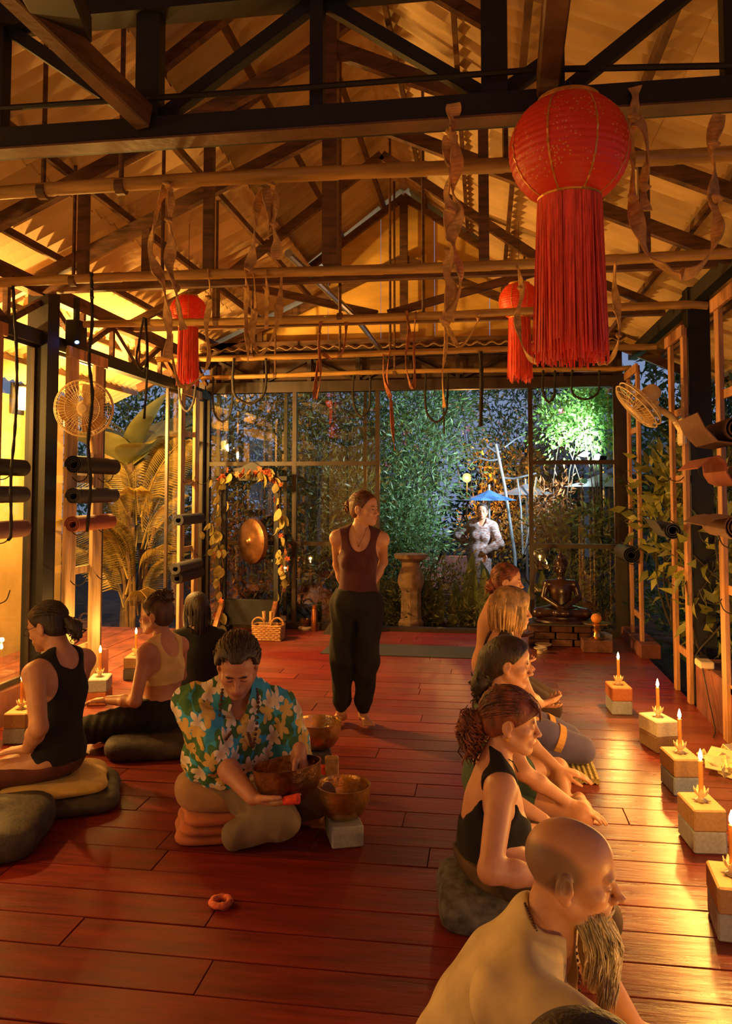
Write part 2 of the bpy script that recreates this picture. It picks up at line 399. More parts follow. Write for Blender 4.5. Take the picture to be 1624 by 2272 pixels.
# ------------------------------------------------------------------ roof trusses
def truss(yy, label, chord_z=3.2, chord=True, posts=(-2.45, -1.6, -.78, 0, .78, 1.6, 2.45), lower=None, w=.06, m=M_TRUSS, diag=True, king=True, upper=True, steep=False):
    t = thing('roof_truss', label, 'truss', (XC, yy, chord_z), 'timber roof trusses')
    zr = lambda dx: zl(abs(dx)) - .17
    apex = zl(0) - .17
    for sd in (-1, 1):
        if steep: MB().beam((XC, yy, 4.78), (XC+sd*1.45, yy, 3.72), w, .085).build('rafter', m, t)
        else: MB().beam((XC, yy, apex), (XC+sd*3.3, yy, zr(3.3)), w, .095).build('rafter', m, t)
        if upper: MB().beam((XC, yy-.01, ZRIDGE-.2), (XC+sd*1.3, yy-.01, zu(1.3)-.13), w, .075).build('upper_rafter', m, t)
    if chord: MB().beam((XC-2.5, yy, chord_z), (XC+2.5, yy, chord_z), w, .095).build('chord', m, t)
    if king: MB().beam((XC, yy, lower or chord_z), (XC, yy, ZRIDGE-.2), .09, .09, V(0, 1, 0)).build('king_post', m, t)
    for dx in posts:
        if dx == 0: continue
        MB().beam((XC+dx, yy+.01, (lower or chord_z)), (XC+dx, yy+.01, zr(dx)), .062, .05, V(0, 1, 0)).build('post', m, t)
    if diag:
        for sd in (-1, 1):
            MB().beam((XC+sd*.05, yy+.03, chord_z+.05), (XC+sd*1.6, yy+.03, zr(1.6)), .05, .07).build('diagonal', m, t)
            MB().beam((XC+sd*2.45, yy+.03, chord_z+.04), (XC+sd*1.6, yy+.03, zr(1.6)), .05, .07).build('diagonal', m, t)
    return t
truss(4.74, 'brown timber truss behind the big red lantern, posts down to a bamboo pole', 3.05, False, (-1.62, -.78, .93, 1.85), 3.03, diag=False)
truss(5.66, 'brown timber truss with dark lower chord over the middle of the room', 3.22, True, (-2.45, -1.6, 1.6, 2.45), king=False, diag=False)
truss(7.25, 'brown timber truss with crossing diagonals before the gable', 3.24, True, (-1.6, 1.6), king=False, upper=False, steep=True, w=.055)
truss(9.3, 'brown timber truss standing against the ochre gable boards', 3.40, True, (-1.75, 1.75), diag=False)
# black steel girder across the top of the picture
gt = thing('steel_girder', 'black lattice girder crossing the room overhead in front', 'girder', P(812, 290, Y=2.88))
YG = 2.88
def gp(px, py, dy=0): return P(px, py, Y=YG+dy)
zb = 3.035; zt = 3.545
MB().beam((XL+.1, YG, zb), (XR-.05, YG, zb), .11, .085).build('lower_chord', M_DARKSTEEL, gt)
MB().beam((XL+.1, YG, zt), (XR-.05, YG, zt), .11, .085).build('upper_chord', M_DARKSTEEL, gt)
MB().beam((XL+.1, YG-.02, zb-.046), (XR-.05, YG-.02, zb-.046), .09, .008).build('flange', M_TRUSS, gt)
xs_v = [gp(4, 200).x, gp(333, 200).x, gp(705, 150).x, gp(1096, 120).x, gp(1238, 120).x, gp(1617, 100).x, gp(-330, 200).x]
for x, w in zip(xs_v, (.04, .095, .05, .095, .04, .05, .05)):
    MB().beam((x, YG, zb), (x, YG, zt), w, .06, V(0, 1, 0)).build('web_post', M_DARKSTEEL, gt)
for a, b in ((0, 1), (2, 1), (2, 3), (5, 4), (6, 0)):
    MB().beam((xs_v[a], YG+.02, zt-.02), (xs_v[b], YG+.02, zb+.04), .045, .05).build('web_diagonal', M_DARKSTEEL, gt)
MB().beam((xs_v[3], YG+.02, zb+.05), (xs_v[4], YG+.02, zb+.2), .045, .05).build('web_diagonal', M_DARKSTEEL, gt)
MB().tube([gp(-40, 243, -.06), gp(600, 200, -.06), gp(1200, 154, -.06), gp(1660, 145, -.06)], .011, 6).build('tie_rod', M_DARKSTEEL, gt)
# joists running into the girder
def joist(a, b, w, h, label, m=M_TRUSS):
    a, b = Vector(a), Vector(b)
    tag(MB().beam(a, b, w, h, bev=.006).build('roof_joist', m), label, 'joist', 'joists running into the girder')
joist(P(-10, -60, Y=2.15), P(322, 262, Y=2.82), .065, .10, 'heavy brown joist meeting the black girder at upper left')
joist(P(95, -60, Y=2.05), P(150, 60, Y=2.5), .16, .09, 'short black-brown joist in the upper left corner', M_DARKSTEEL)
joist(P(1246, -120, Y=2.1), P(1214, 190, Y=2.82), .075, .09, 'brown joist running down behind the big red lantern cap')
tag(MB().tube([P(640, 562, Y=5.05), V(-1.16, 7.2, 3.25), V(-1.12, 9.42, 3.22)], .028, 10).build('steel_pipe', M_STEEL), 'bare steel conduit pipe running along under the roof', 'pipe')

# ------------------------------------------------------------------ bamboo poles with hangers
POLES = [(3.36, 3.03, .030, -3.3, 1.75, (-2.0, -1.62, .1), 'nearest thick bamboo pole in front of the big lantern height'),
         (4.74, 3.00, .030, -3.3, 1.75, (-2.6, -2.0, .35), 'bamboo pole under the truss posts, second from the girder'),
         (6.06, 3.00, .029, -3.3, 1.62, (-2.1, -1.1, -.45), 'bamboo pole third from the girder, carrying knotted slings'),
         (7.72, 3.00, .028, -3.3, 1.60, (-2.3, -1.4, -.9, .4), 'bamboo pole fourth from the girder, before the ochre gable'),
         (9.0, 3.00, .026, -3.3, 1.60, (-2.4, -1.0, .3), 'bamboo pole nearest the window wall')]
for (yy, zz, r, xa, xb, hs, lab) in POLES:
    t = thing('bamboo_pole', lab, 'pole', ((xa+xb)/2, yy, zz), 'bamboo poles hung across the room')
    pts = []; rs = []; x = xa; k = 0
    while x < xb:
        pts += [V(x, yy, zz + .012*math.sin(x*1.3+yy)), V(x+.012, yy, zz + .012*math.sin(x*1.3+yy))]; rs += [r*1.10, r]
        x += .34 + .05*math.sin(k*2.1+yy); k += 1
    pts.append(V(xb, yy, zz)); rs.append(r)
    stem = MB().tube(pts, rs, 12).build('stem', M_BAMBOO, t, True)
    for hx in hs:
        dx = abs(hx-XC); ztop = (zu(dx) if dx < 1.1 else zl(dx)) - .06
        MB().tube([(hx, yy, zz-.02), (hx, yy, ztop)], .0125, 6).build('hanger', M_TRUSS, t)
    for hx in hs[:2]:
        MB().tube([(hx-.02, yy, zz), (hx+.02, yy, zz)], r*1.25, 10).build('lashing', M_TRUSS, stem)

# ------------------------------------------------------------------ window wall (back)
def px_x(px): return P(px, 1000, Y=YB).x
def window(name, label, xs, zs, z0, z1, inner=(), bar=.05):
    w = thing(name, label, None, ((xs[0]+xs[-1])/2, YB, z0), kind='structure')
    for x in xs: MB().beam((x, YB, z0), (x, YB, z1), bar, .06, V(0, 1, 0)).build('mullion', M_FRAME, w)
    for x in inner: MB().beam((x, YB+.05, z0), (x, YB+.05, z1), bar*.8, .04, V(0, 1, 0)).build('sash_stile', M_FRAME, w)
    zz = [z0] + list(zs) + [z1]
    for i, z in enumerate(zz): MB().beam((xs[0], YB, z), (xs[-1], YB, z), .055, .05).build('rail', M_FRAME, w)
    for a, b in zip(xs, xs[1:]):
        for c, d in zip(zz, zz[1:]):
            MB().box(((a+b)/2, YB+.01, (c+d)/2), (b-a-.045, .005, d-c-.045)).build('pane', GLASS, w)
    return w
window('window_1', 'brown framed glass wall left of the opening', [px_x(462), px_x(654), px_x(838)], (1.02, 1.985), .05, 2.88, (px_x(482), px_x(632), px_x(809)))
window('window_2', 'brown framed glass panels beside the dark statue', [px_x(1177), px_x(1366)], (1.02, 1.985), .05, 2.88)
cp = MB().beam((px_x(1380), YB, 0), (px_x(1380), YB, 3.0), .13, .13, V(0, 1, 0)).build('trim_1', M_FRAME); tag(cp, 'dark corner post right of the glass', kind='structure')
cp = MB().beam((px_x(447), YB, 0), (px_x(447), YB, 3.0), .12, .13, V(0, 1, 0)).build('trim_2', M_FRAME); tag(cp, 'dark corner post left of the glass', kind='structure')

# ------------------------------------------------------------------ left side
wl = thing('wall_left', 'left side of dark posts and glass', None, (XL, 5, 0), kind='structure')
MB().beam((XL, 5.76, -.1), (XL, 5.76, 3.2), .17, .17, V(0, 1, 0)).build('post', M_DARKSTEEL, wl)
MB().beam((XL, 3.3, -.1), (XL, 3.3, 3.2), .15, .15, V(0, 1, 0)).build('post', M_DARKSTEEL, wl)
MB().beam((XL-.02, 5.2, 0), (XL-.02, 5.2, 2.8), .05, .05, V(0, 1, 0)).build('post', M_FRAME, wl)
MB().beam((XL, -1, 2.83), (XL, YB, 2.83), .09, .11).build('beam', M_DARKSTEEL, wl)
MB().beam((XL, -1, 3.22), (XL, YB, 3.22), .09, .12).build('eaves_beam', M_TRUSS, wl)
k = 0; yy = 3.6
while yy < 9.3:
    a, b = (2.87, 3.17) if k % 2 else (3.17, 2.87)
    MB().beam((XL, yy, a), (XL, yy+.55, b), .04, .05).build('brace', M_TRUSS, wl)
    MB().beam((XL+.01, yy, 2.88), (XL+.01, yy, 3.18), .04, .04, V(0, 1, 0)).build('strut', M_TRUSS, wl); yy += .55; k += 1
MB().beam((XL-.02, 1.5, .12), (XL-.02, 6.85, .12), .14, .24).build('kerb', M_CONC, wl)
for i, (a, b) in enumerate(((1.6, 3.22), (3.38, 5.17), (5.23, 5.67), (5.85, 6.8), (8.3, 9.4))):
    w = thing('window_%d' % (i+3), 'left side glass panel', None, (XL, (a+b)/2, .25), kind='structure')
    MB().box((XL-.02, (a+b)/2, 1.52), (.005, b-a, 2.5)).build('pane', GLASS, w)
    for y2 in (a, b): MB().beam((XL-.02, y2, .25), (XL-.02, y2, 2.78), .03, .04, V(0, 1, 0)).build('stile', M_FRAME, w)
    for z2 in (.26, 2.77): MB().beam((XL-.02, a, z2), (XL-.02, b, z2), .03, .04).build('rail', M_FRAME, w)
# ochre neighbour wall outside, lit by the porch lamps, with a slatted ledge
ow = MB().box((-5.15, 5.6, 1.2), (.14, 7.0, 3.0)).build('wall_outside', M_PLASTER); tag(ow, 'ochre plaster wall beyond the left glass', kind='structure')
dk = thing('side_deck', 'low plank deck outside the left opening', 'deck', (-4.2, 7, -.05))
for k in range(5):
    MB().box((-3.58-.28*k, 7.2, -.045), (.27, 4.4, .05), bev=.004).build('deck_board', M_CONC, dk)

# ------------------------------------------------------------------ right side
wr = thing('wall_right', 'open right side of dark posts and low red kerb', None, (XR, 5, 0), kind='structure')
MB().beam((XR+.12, 6.78, -.1), (XR+.12, 6.78, 3.3), .17, .17, V(0, 1, 0)).build('post', M_DARKSTEEL, wr)
MB().beam((XR+.1, 3.2, -.1), (XR+.1, 3.2, 3.3), .15, .15, V(0, 1, 0)).build('post', M_DARKSTEEL, wr)
MB().beam((XR+.1, -1, 3.22), (XR+.1, YB, 3.22), .09, .12).build('eaves_beam', M_DARKSTEEL, wr)
MB().box((XR+.12, 5.95, .16), (.26, 1.1, .42), bev=.01).build('kerb', M_CONC, wr)
MB().box((XR+.02, 8.9, .06), (.2, 1.15, .14), bev=.01).build('kerb', M_CONC, wr)
# wall behind the photographer
bw = MB().box((XC, -1.1, 1.6), (6.4, .12, 3.4)).build('wall_front', M_PLASTER); tag(bw, 'ochre plaster wall behind the viewer', kind='structure')
# ------------------------------------------------------------------ candles on yoga blocks
M_WAX = mat('yellow_candle_wax', (.80, .42, .10), .45, 0, .1, 10, trans=.35)
M_FLAME = emit('candle_flame', (1.0, .62, .22), 28.0)
M_WICK = mat('burnt_wick', (.02, .015, .01), .9)
M_HOLDER = mat('cream_ceramic_holder', (.62, .50, .30), .3, 0, .15, 12, coat=.3)
def foam(name, c): return mat(name, c, .75, 0, .10, 60, .15, 220)
M_BL = {'grey': foam('grey_foam', (.30, .31, .33)), 'blue': foam('blue_grey_foam', (.24, .29, .36)), 'tan': foam('tan_cork', (.34, .20, .09)),
        'brown': foam('brown_foam', (.20, .11, .05)), 'orange': foam('orange_brown_foam', (.42, .13, .04)), 'cream': foam('cream_foam', (.48, .42, .32)), 'dark': foam('dark_foam', (.07, .06, .06))}
blk_me = MB().box((0, 0, .05), (.15, .23, .098), bev=.007).mesh('block')
def block_on(x, y, z, rz, kind, label):
    me = blk_me.copy(); me.materials.clear(); 
    o = link('yoga_block', me, M_BL[kind], loc=(x, y, z)); o.rotation_euler = (0, 0, rz)
    return tag(o, label, 'yoga block', 'yoga blocks')
cup = MB(); cup.lathe([(.030, 0), (.034, .006), (.018, .014), (.016, .022), (.030, .034), (.033, .050), (.029, .050), (.014, .036), (0.0, .034)], n=20)
cup_me = cup.mesh('holder', True)
pt = MB()
for k in range(7):
    a = 2*PI*k/7; d = V(math.cos(a), math.sin(a), 0); sd = V(-d.y, d.x, 0)
    p0 = d*.029+V(0, 0, .036); p1 = d*.037+V(0, 0, .054); p2 = d*.041+V(0, 0, .070)
    pt.strip([p0, p1, p2], [.022, .020, .003], sd, .003)
pet_me = pt.mesh('petals', True)
stick_me = MB().tube([(0, 0, .036), (.001, 0, .1), (0, .001, .185)], [.0115, .011, .0105], 12).mesh('stick', True)
wick_me = MB().tube([(0, 0, .183), (.001, 0, .195)], .0015, 5).mesh('wick')
flame_me = MB().lathe([(0, .186), (.006, .192), (.0098, .203), (.0085, .216), (.0045, .230), (0, .243)], n=12).mesh('flame', True)
def candle_at(x, y, z, hold_label, cand_label):
    h = thing('candle_holder', hold_label, 'candle holder', (x, y, z), 'candle holders on the blocks')
    cu_ = link('cup', cup_me, M_HOLDER, h, loc=(0, 0, 0)); cu_.scale = (.82, .82, .9); link('petals', pet_me, M_HOLDER, cu_, loc=(0, 0, 0))
    c = thing('candle', cand_label, 'candle', (x, y, z+.036), 'lit candles along the sides')
    stk = link('stick', stick_me, M_WAX, c, loc=(0, 0, -.036)); link('flame', flame_me, M_FLAME, c, loc=(0, 0, -.036)); link('wick', wick_me, M_WICK, stk, loc=(0, 0, 0))
    point_light('candle_or_fill_light', V(x, y, z+.262), CANDLE_W, CANDLE_COL, .016)
ROWS = [  # px, py of the front foot of the stack, rotation, top, bottom, words
    (1379, 1587, .05, 'orange', 'grey', 'farthest right stack, nearest the statue'),
    (1470, 1672, .30, 'cream', 'brown', 'second right stack from the statue'),
    (1522, 1768, .10, 'tan', 'blue', 'third right stack from the statue'),
    (1573, 1897, .08, 'tan', 'grey', 'right stack beside the crumpled cloth'),
    (1650, 2098, -.1, 'tan', 'grey', 'stack cut by the right picture edge'),
    (24, 1652, .15, 'tan', 'grey', 'left stack before the man in the vest'),
    (205, 1566, .25, 'grey', 'orange', 'left stack behind the man in the vest'),
    (288, 1510, .1, 'brown', 'dark', 'left stack before the mustard-top woman')]
for (px, py, rz, ta, tb, wd) in ROWS:
    p = P(px, py, z=0) + V(0, .115, 0)
    block_on(p.x, p.y, 0, rz, tb, '%s lower block of the %s' % (tb, wd))
    block_on(p.x, p.y, .0985, rz+.03, ta, '%s upper block of the %s' % (ta, wd))
    candle_at(p.x, p.y, .197, 'cream lotus holder on the ' + wd, 'lit yellow candle on the ' + wd)
for (x, y) in ((.88, 2.05), (.8, 1.0), (.7, .1), (-2.75, 2.9), (-2.6, 1.7), (-2.5, .5)):   # unseen fill lights added beside and behind the viewer, no candles modelled
    point_light('candle_or_fill_light', V(x, y, .46), CANDLE_W*.7, CANDLE_COL, .016)

# ------------------------------------------------------------------ red lanterns
def lantern_mat():
    m, N, L, b = nt('red_lantern_silk'); MATS['red_lantern_silk'] = m
    tc = N.new('ShaderNodeTexCoord'); v = N.new('ShaderNodeTexVoronoi'); v.inputs['Scale'].default_value = 90; L.new(tc.outputs['Object'], v.inputs['Vector'])
    n = N.new('ShaderNodeTexNoise'); n.inputs['Scale'].default_value = 9; L.new(tc.outputs['Object'], n.inputs['Vector'])
    lt = N.new('ShaderNodeMath'); lt.operation = 'LESS_THAN'; lt.inputs[1].default_value = .26; L.new(v.outputs['Distance'], lt.inputs[0])
    gt_ = N.new('ShaderNodeMath'); gt_.operation = 'GREATER_THAN'; gt_.inputs[1].default_value = .52; L.new(n.outputs[0], gt_.inputs[0])
    mu = N.new('ShaderNodeMath'); mu.operation = 'MULTIPLY'; L.new(lt.outputs[0], mu.inputs[0]); L.new(gt_.outputs[0], mu.inputs[1])
    mx = N.new('ShaderNodeMix'); mx.data_type = 'RGBA'; L.new(mu.outputs[0], mx.inputs[0]); mx.inputs[6].default_value = (.86, .070, .030, 1); mx.inputs[7].default_value = (.9, .45, .10, 1)
    L.new(mx.outputs[2], b.inputs['Base Color']); b.inputs['Roughness'].default_value = .42
    td = N.new('ShaderNodeBsdfTranslucent'); L.new(mx.outputs[2], td.inputs[0]); ms = N.new('ShaderNodeMixShader'); ms.inputs[0].default_value = .3
    L.new(b.outputs[0], ms.inputs[1]); L.new(td.outputs[0], ms.inputs[2]); L.new(ms.outputs[0], N['Material Output'].inputs[0])
    return m
M_LAN = lantern_mat()
M_GOLD = mat('gold_braid', (.75, .38, .07), .35, .5, .2, 30)
M_FRINGE = mat('red_fringe', (.88, .078, .034), .55, 0, .25, 14, island=.25, stretch=(8, 8, 1))
def lantern(c, R, drop, label, seed, n=150):
    rr = random.Random(seed)
    t = thing('red_lantern', label, 'lantern', c, 'red paper lanterns')
    prof = []; m = 56
    for i in range(m+1):
        th = .16*PI + (1-.32)*PI*i/m
        r = R*math.sin(th)**.92*(1 + .010*math.cos(2*PI*i/m*18)); prof.append((max(r, .001), -.90*R*math.cos(th)*1.04))
    gb_ = MB().lathe(prof, c, 40).build('globe', M_LAN, t, 'all')
    for k in range(8):
        a = 2*PI*k/8 + .35; pts = []
        for i in range(0, m+1, 2):
            r, z = prof[i]; pts.append(c + V(r*1.008*math.cos(a), r*1.008*math.sin(a), z))
        MB().strip(pts, R*.03, V(-math.sin(a), math.cos(a), 0), .002).build('gold_seam', M_GOLD, gb_)
    for sg in (1, -1):
        rC = prof[-1][0] if sg > 0 else prof[0][0]; zC = prof[-1][1] if sg > 0 else prof[0][1]
        MB().lathe([(rC*.98, zC-.01), (rC*1.04, zC), (rC*1.02, zC+.012), (rC*.85, zC+.012), (rC*.85, zC-.01)], c, 24).build('collar', M_GOLD, t)
    z0 = prof[0][1] - .008; rF = prof[0][0]*1.03
    fb = MB()
    for ring in range(3):
        for k in range(n):
            a = 2*PI*(k + rr.random()*.8)/n; r0 = rF*(1-.10*ring); ln = drop*rr.uniform(.86, 1.0)
            d = V(math.cos(a), math.sin(a), 0); sw = rr.uniform(-.10, .16)*rF; w2 = rr.uniform(.95, 1.22)
            tan = V(-d.y, d.x, 0)
            pts = [c + d*(r0*(1+(w2-1)*q)) + tan*(sw*q*q*rr.uniform(.5, 1)) + V(0, 0, z0 - ln*q) for q in (0, .25, .5, .75, 1)]
            fb.strip(pts, [R*.030, R*.034, R*.030, R*.034, R*.022], tan, R*.012)
    tag(fb.build('fringe', M_FRINGE, t), kind='stuff')
    top = c + V(0, 0, prof[-1][1])
    dxr = abs(c.x-XC); hz = top.z + R*.42 if c.y < 3 else (zu(dxr) if dxr < 1.2 else zl(dxr)) - .03
    for sx in (-1, 1): MB().tube([top + V(sx*R*.3, 0, 0), top + V(0, 0, R*.42), V(top.x, top.y, hz)], .002, 5).build('hanging_wire', M_DARKSTEEL, t)
    return t
lantern(P(1262, 335, Y=2.70), .198, .555, 'large red globe lantern with long fringe hanging from the girder', 1)
lantern(P(1152, 668, t=6.9), .175, .56, 'small far red lantern partly hidden behind the large one', 2, 60)
lantern(P(418, 692, t=6.6), .152, .49, 'small far red lantern at the left among the slings', 3, 60)

# ------------------------------------------------------------------ slings and ropes on the poles
M_STRAP = mat('tan_cotton_webbing', (.52, .30, .10), .85, 0, .25, 25, .3, 90)
M_STRAP2 = mat('rust_cotton_webbing', (.30, .10, .04), .85, 0, .25, 25, .3, 90)
M_ROPE = mat('black_webbing', (.018, .014, .012), .8, 0, .3, 25, .3, 90)
def sling(paths, Y, w, m, label, name='yoga_sling', knots=(), rope=False, grp='slings hanging from the poles'):
    first = P(*paths[0][0], Y=Y)
    t = thing(name, label, 'sling', first, grp)
    for pth in paths:
        pts = [P(a, b, Y=Y) + V(0, .018*math.sin(i*1.7+a), 0) for i, (a, b) in enumerate(pth)]
        sp = spline(pts, 7)
        if rope:
            MB().tube(sp, [w*.5*(1+.18*math.sin(i*1.9)) for i in range(len(sp))], 7, True, .8).build('rope', m, t, True)
        else:
            side = [V(math.cos(.13*i+Y), math.sin(.13*i+Y), .1) for i in range(len(sp))]
            ww = [w*(1.05+.45*math.sin(i*.45+pth[0][0])) for i in range(len(sp))]
            MB().strip(sp, ww, side, .006).build('webbing', m, t)
    for (a, b) in knots:
        p = P(a, b, Y=Y); k = MB()
        k.ell(p, (w*.42, w*.36, w*.5), 10, 7); k.tube([p+V(-w*.45, -w*.2, w*.2), p+V(0, -w*.4, 0), p+V(w*.45, -w*.2, -w*.15)], w*.22, 7)
        k.build('knot', m, t, True)
    return t
G1 = 2.86
sling([[(1006, 226), (1005, 262), (1000, 300)], [(1000, 296), (992, 350), (1000, 385), (990, 430), (1002, 470), (992, 520), (1000, 560), (992, 610), (1002, 650), (985, 712)],
       [(1003, 296), (1014, 360), (1004, 420), (1016, 470), (1002, 540), (1020, 600), (1018, 650), (992, 714)]], 2.80, .038, M_STRAP, 'long knotted tan sling hanging from the girder left of the large lantern', knots=((1001, 297), (999, 470), (998, 560), (988, 714)))
sling([[(1410, 190), (1409, 225), (1406, 262)], [(1404, 262), (1400, 330), (1402, 380), (1405, 440), (1418, 520), (1435, 568), (1470, 592), (1503, 606), (1545, 598), (1578, 556), (1590, 500), (1585, 440), (1590, 380), (1582, 320), (1598, 250)],
       [(1408, 262), (1428, 290), (1434, 350), (1428, 410), (1432, 468)]], 2.80, .036, M_STRAP, 'wide tan loop sling right of the large lantern', knots=((1405, 262), (1404, 440), (1430, 415), (1583, 320), (1590, 440)))
sling([[(374, 408), (378, 440), (374, 490), (382, 540), (372, 590), (392, 640), (398, 690), (404, 730)], [(372, 410), (352, 440), (342, 500), (330, 555), (346, 600), (366, 640), (370, 690), (374, 740), (370, 795)]], 3.33, .036, M_STRAP, 'tan sling on the nearest pole at the left, two knotted legs', knots=((372, 410), (376, 490), (393, 640)))
sling([[(582, 418), (570, 460), (566, 520), (556, 570), (550, 600)], [(600, 408), (610, 440), (606, 500), (616, 540), (612, 575)], [(590, 415), (600, 470), (594, 530)]], 3.33, .036, M_STRAP, 'bunched tan sling on the nearest pole left of centre', knots=((584, 420), (604, 412), (606, 500)))
sling([[(545, 598), (548, 650), (544, 700), (552, 760), (548, 802)], [(562, 606), (566, 680), (560, 740), (574, 785), (600, 760), (618, 715), (620, 660), (624, 600)], [(590, 600), (594, 660), (590, 730)]], 4.71, .034, M_STRAP, 'tan sling looped under the second pole below the centre-left', knots=((546, 640), (566, 690), (590, 640)))
sling([[(462, 598), (466, 660), (456, 720), (462, 790), (448, 830), (418, 858), (398, 852), (384, 800), (378, 740)]], 4.71, .030, M_STRAP, 'loose tan loop hanging in front of the left red lantern', knots=((462, 660), (400, 855)))
sling([[(1150, 596), (1158, 650), (1148, 700), (1154, 750), (1172, 792), (1196, 806)]], 4.71, .034, M_STRAP, 'tan sling end hanging beside the right small lantern', knots=((1154, 640),))
sling([[(1366, 575), (1364, 630), (1370, 690), (1374, 740), (1362, 785), (1345, 806), (1326, 796), (1306, 750), (1306, 680)]], 4.71, .032, M_STRAP, 'tan loop sling behind the large lantern fringe at right', knots=((1366, 690), (1372, 745)))
sling([[(712, 698), (708, 760), (712, 830), (704, 882), (698, 870), (706, 800)], [(768, 698), (766, 740), (760, 780), (738, 796), (716, 784)]], 6.03, .026, M_STRAP2, 'rust coloured loop on the third pole near the standing woman', knots=((710, 740),))
sling([[(902, 690), (908, 740), (900, 800), (912, 858), (920, 840), (918, 770), (922, 690)]], 6.03, .026, M_STRAP2, 'narrow rust coloured loop on the third pole right of centre', knots=((905, 745),))
sling([[(984, 690), (990, 760), (982, 830), (986, 905)], [(992, 720), (1020, 770), (1056, 722), (1064, 690)]], 6.03, .026, M_STRAP, 'tan sling with hanging tail on the third pole before the opening', knots=((986, 800), (1060, 706)))
sling([[(866, 776), (858, 840), (866, 880), (872, 960), (876, 1000)], [(850, 778), (852, 840), (866, 882)]], 7.70, .030, M_STRAP2, 'rust webbing bundle on the fourth pole over the window frame', knots=((862, 850),))
RB = 'black webbing hanging from the pole'
sling([[(206, 606), (202, 650), (204, 720), (200, 800), (203, 880), (198, 980), (200, 1080), (192, 1180)]], 4.72, .022, M_ROPE, 'long black strap hanging past the left fan', 'black_strap', ((205, 640), (206, 660)), True)
sling([[(26, 612), (30, 680), (38, 760), (34, 860), (36, 960), (28, 1060), (22, 1180), (16, 1200)]], 4.72, .022, M_ROPE, 'long black strap at the left edge of the picture', 'black_strap', ((27, 640),), True)
sling([[(320, 704), (308, 750), (304, 800), (318, 822), (326, 780), (322, 706)], [(324, 706), (326, 800), (322, 930)]], 6.03, .020, M_ROPE, 'black strap loop on the third pole before the palm', 'black_strap', ((322, 712),), True)
for (x, y, w, h, Y, wd) in ((473, 835, 42, 100, 8.97, 'left end of the last pole'), (785, 832, 36, 92, 8.97, 'above the standing woman'), (945, 828, 48, 108, 8.97, 'over the open doorway, left'), (1205, 822, 26, 70, 8.97, 'behind the small right lantern'),
                      (1270, 820, 60, 66, 8.97, 'before the floodlit tree'), (398, 800, 36, 112, 7.70, 'beside the left lantern'), (520, 795, 70, 100, 7.70, 'over the gong'), ):
    sling([[(x, y), (x-2, y+h*.5), (x+4, y+h*.85), (x+w*.5, y+h), (x+w*.92, y+h*.8), (x+w, y+h*.4), (x+w, y)]], Y, .026, M_ROPE, 'black webbing loop ' + wd, 'black_strap', ((x, y+4), (x+w, y+4)), True)
sling([[(1066, 780), (1068, 850), (1066, 945)]], 7.70, .040, M_ROPE, 'straight black strap over the open doorway', 'black_strap', ((1066, 790),), True)
sling([[(985, 838), (984, 900), (985, 962)]], 8.97, .02, M_ROPE, 'thin black tail over the doorway', 'black_strap', ((985, 842),), True)

q = P(169, 742, X=XL+.12)
sb_ = thing('speaker_box', 'small black box with a blue light above the left fan', 'speaker', q)
MB().box(q, (.12, .15, .22), bev=.01).build('case', M_DARKSTEEL, sb_); MB().box(q+V(0, 0, .2), (.04, .03, .2)).build('bracket', M_DARKSTEEL, sb_)
MB().ell(q+V(.05, -.078, -.08), (.02, .006, .014), 10, 6).build('blue_light', emit('blue_led', (.10, .25, 1.0), 5.0), sb_, True)
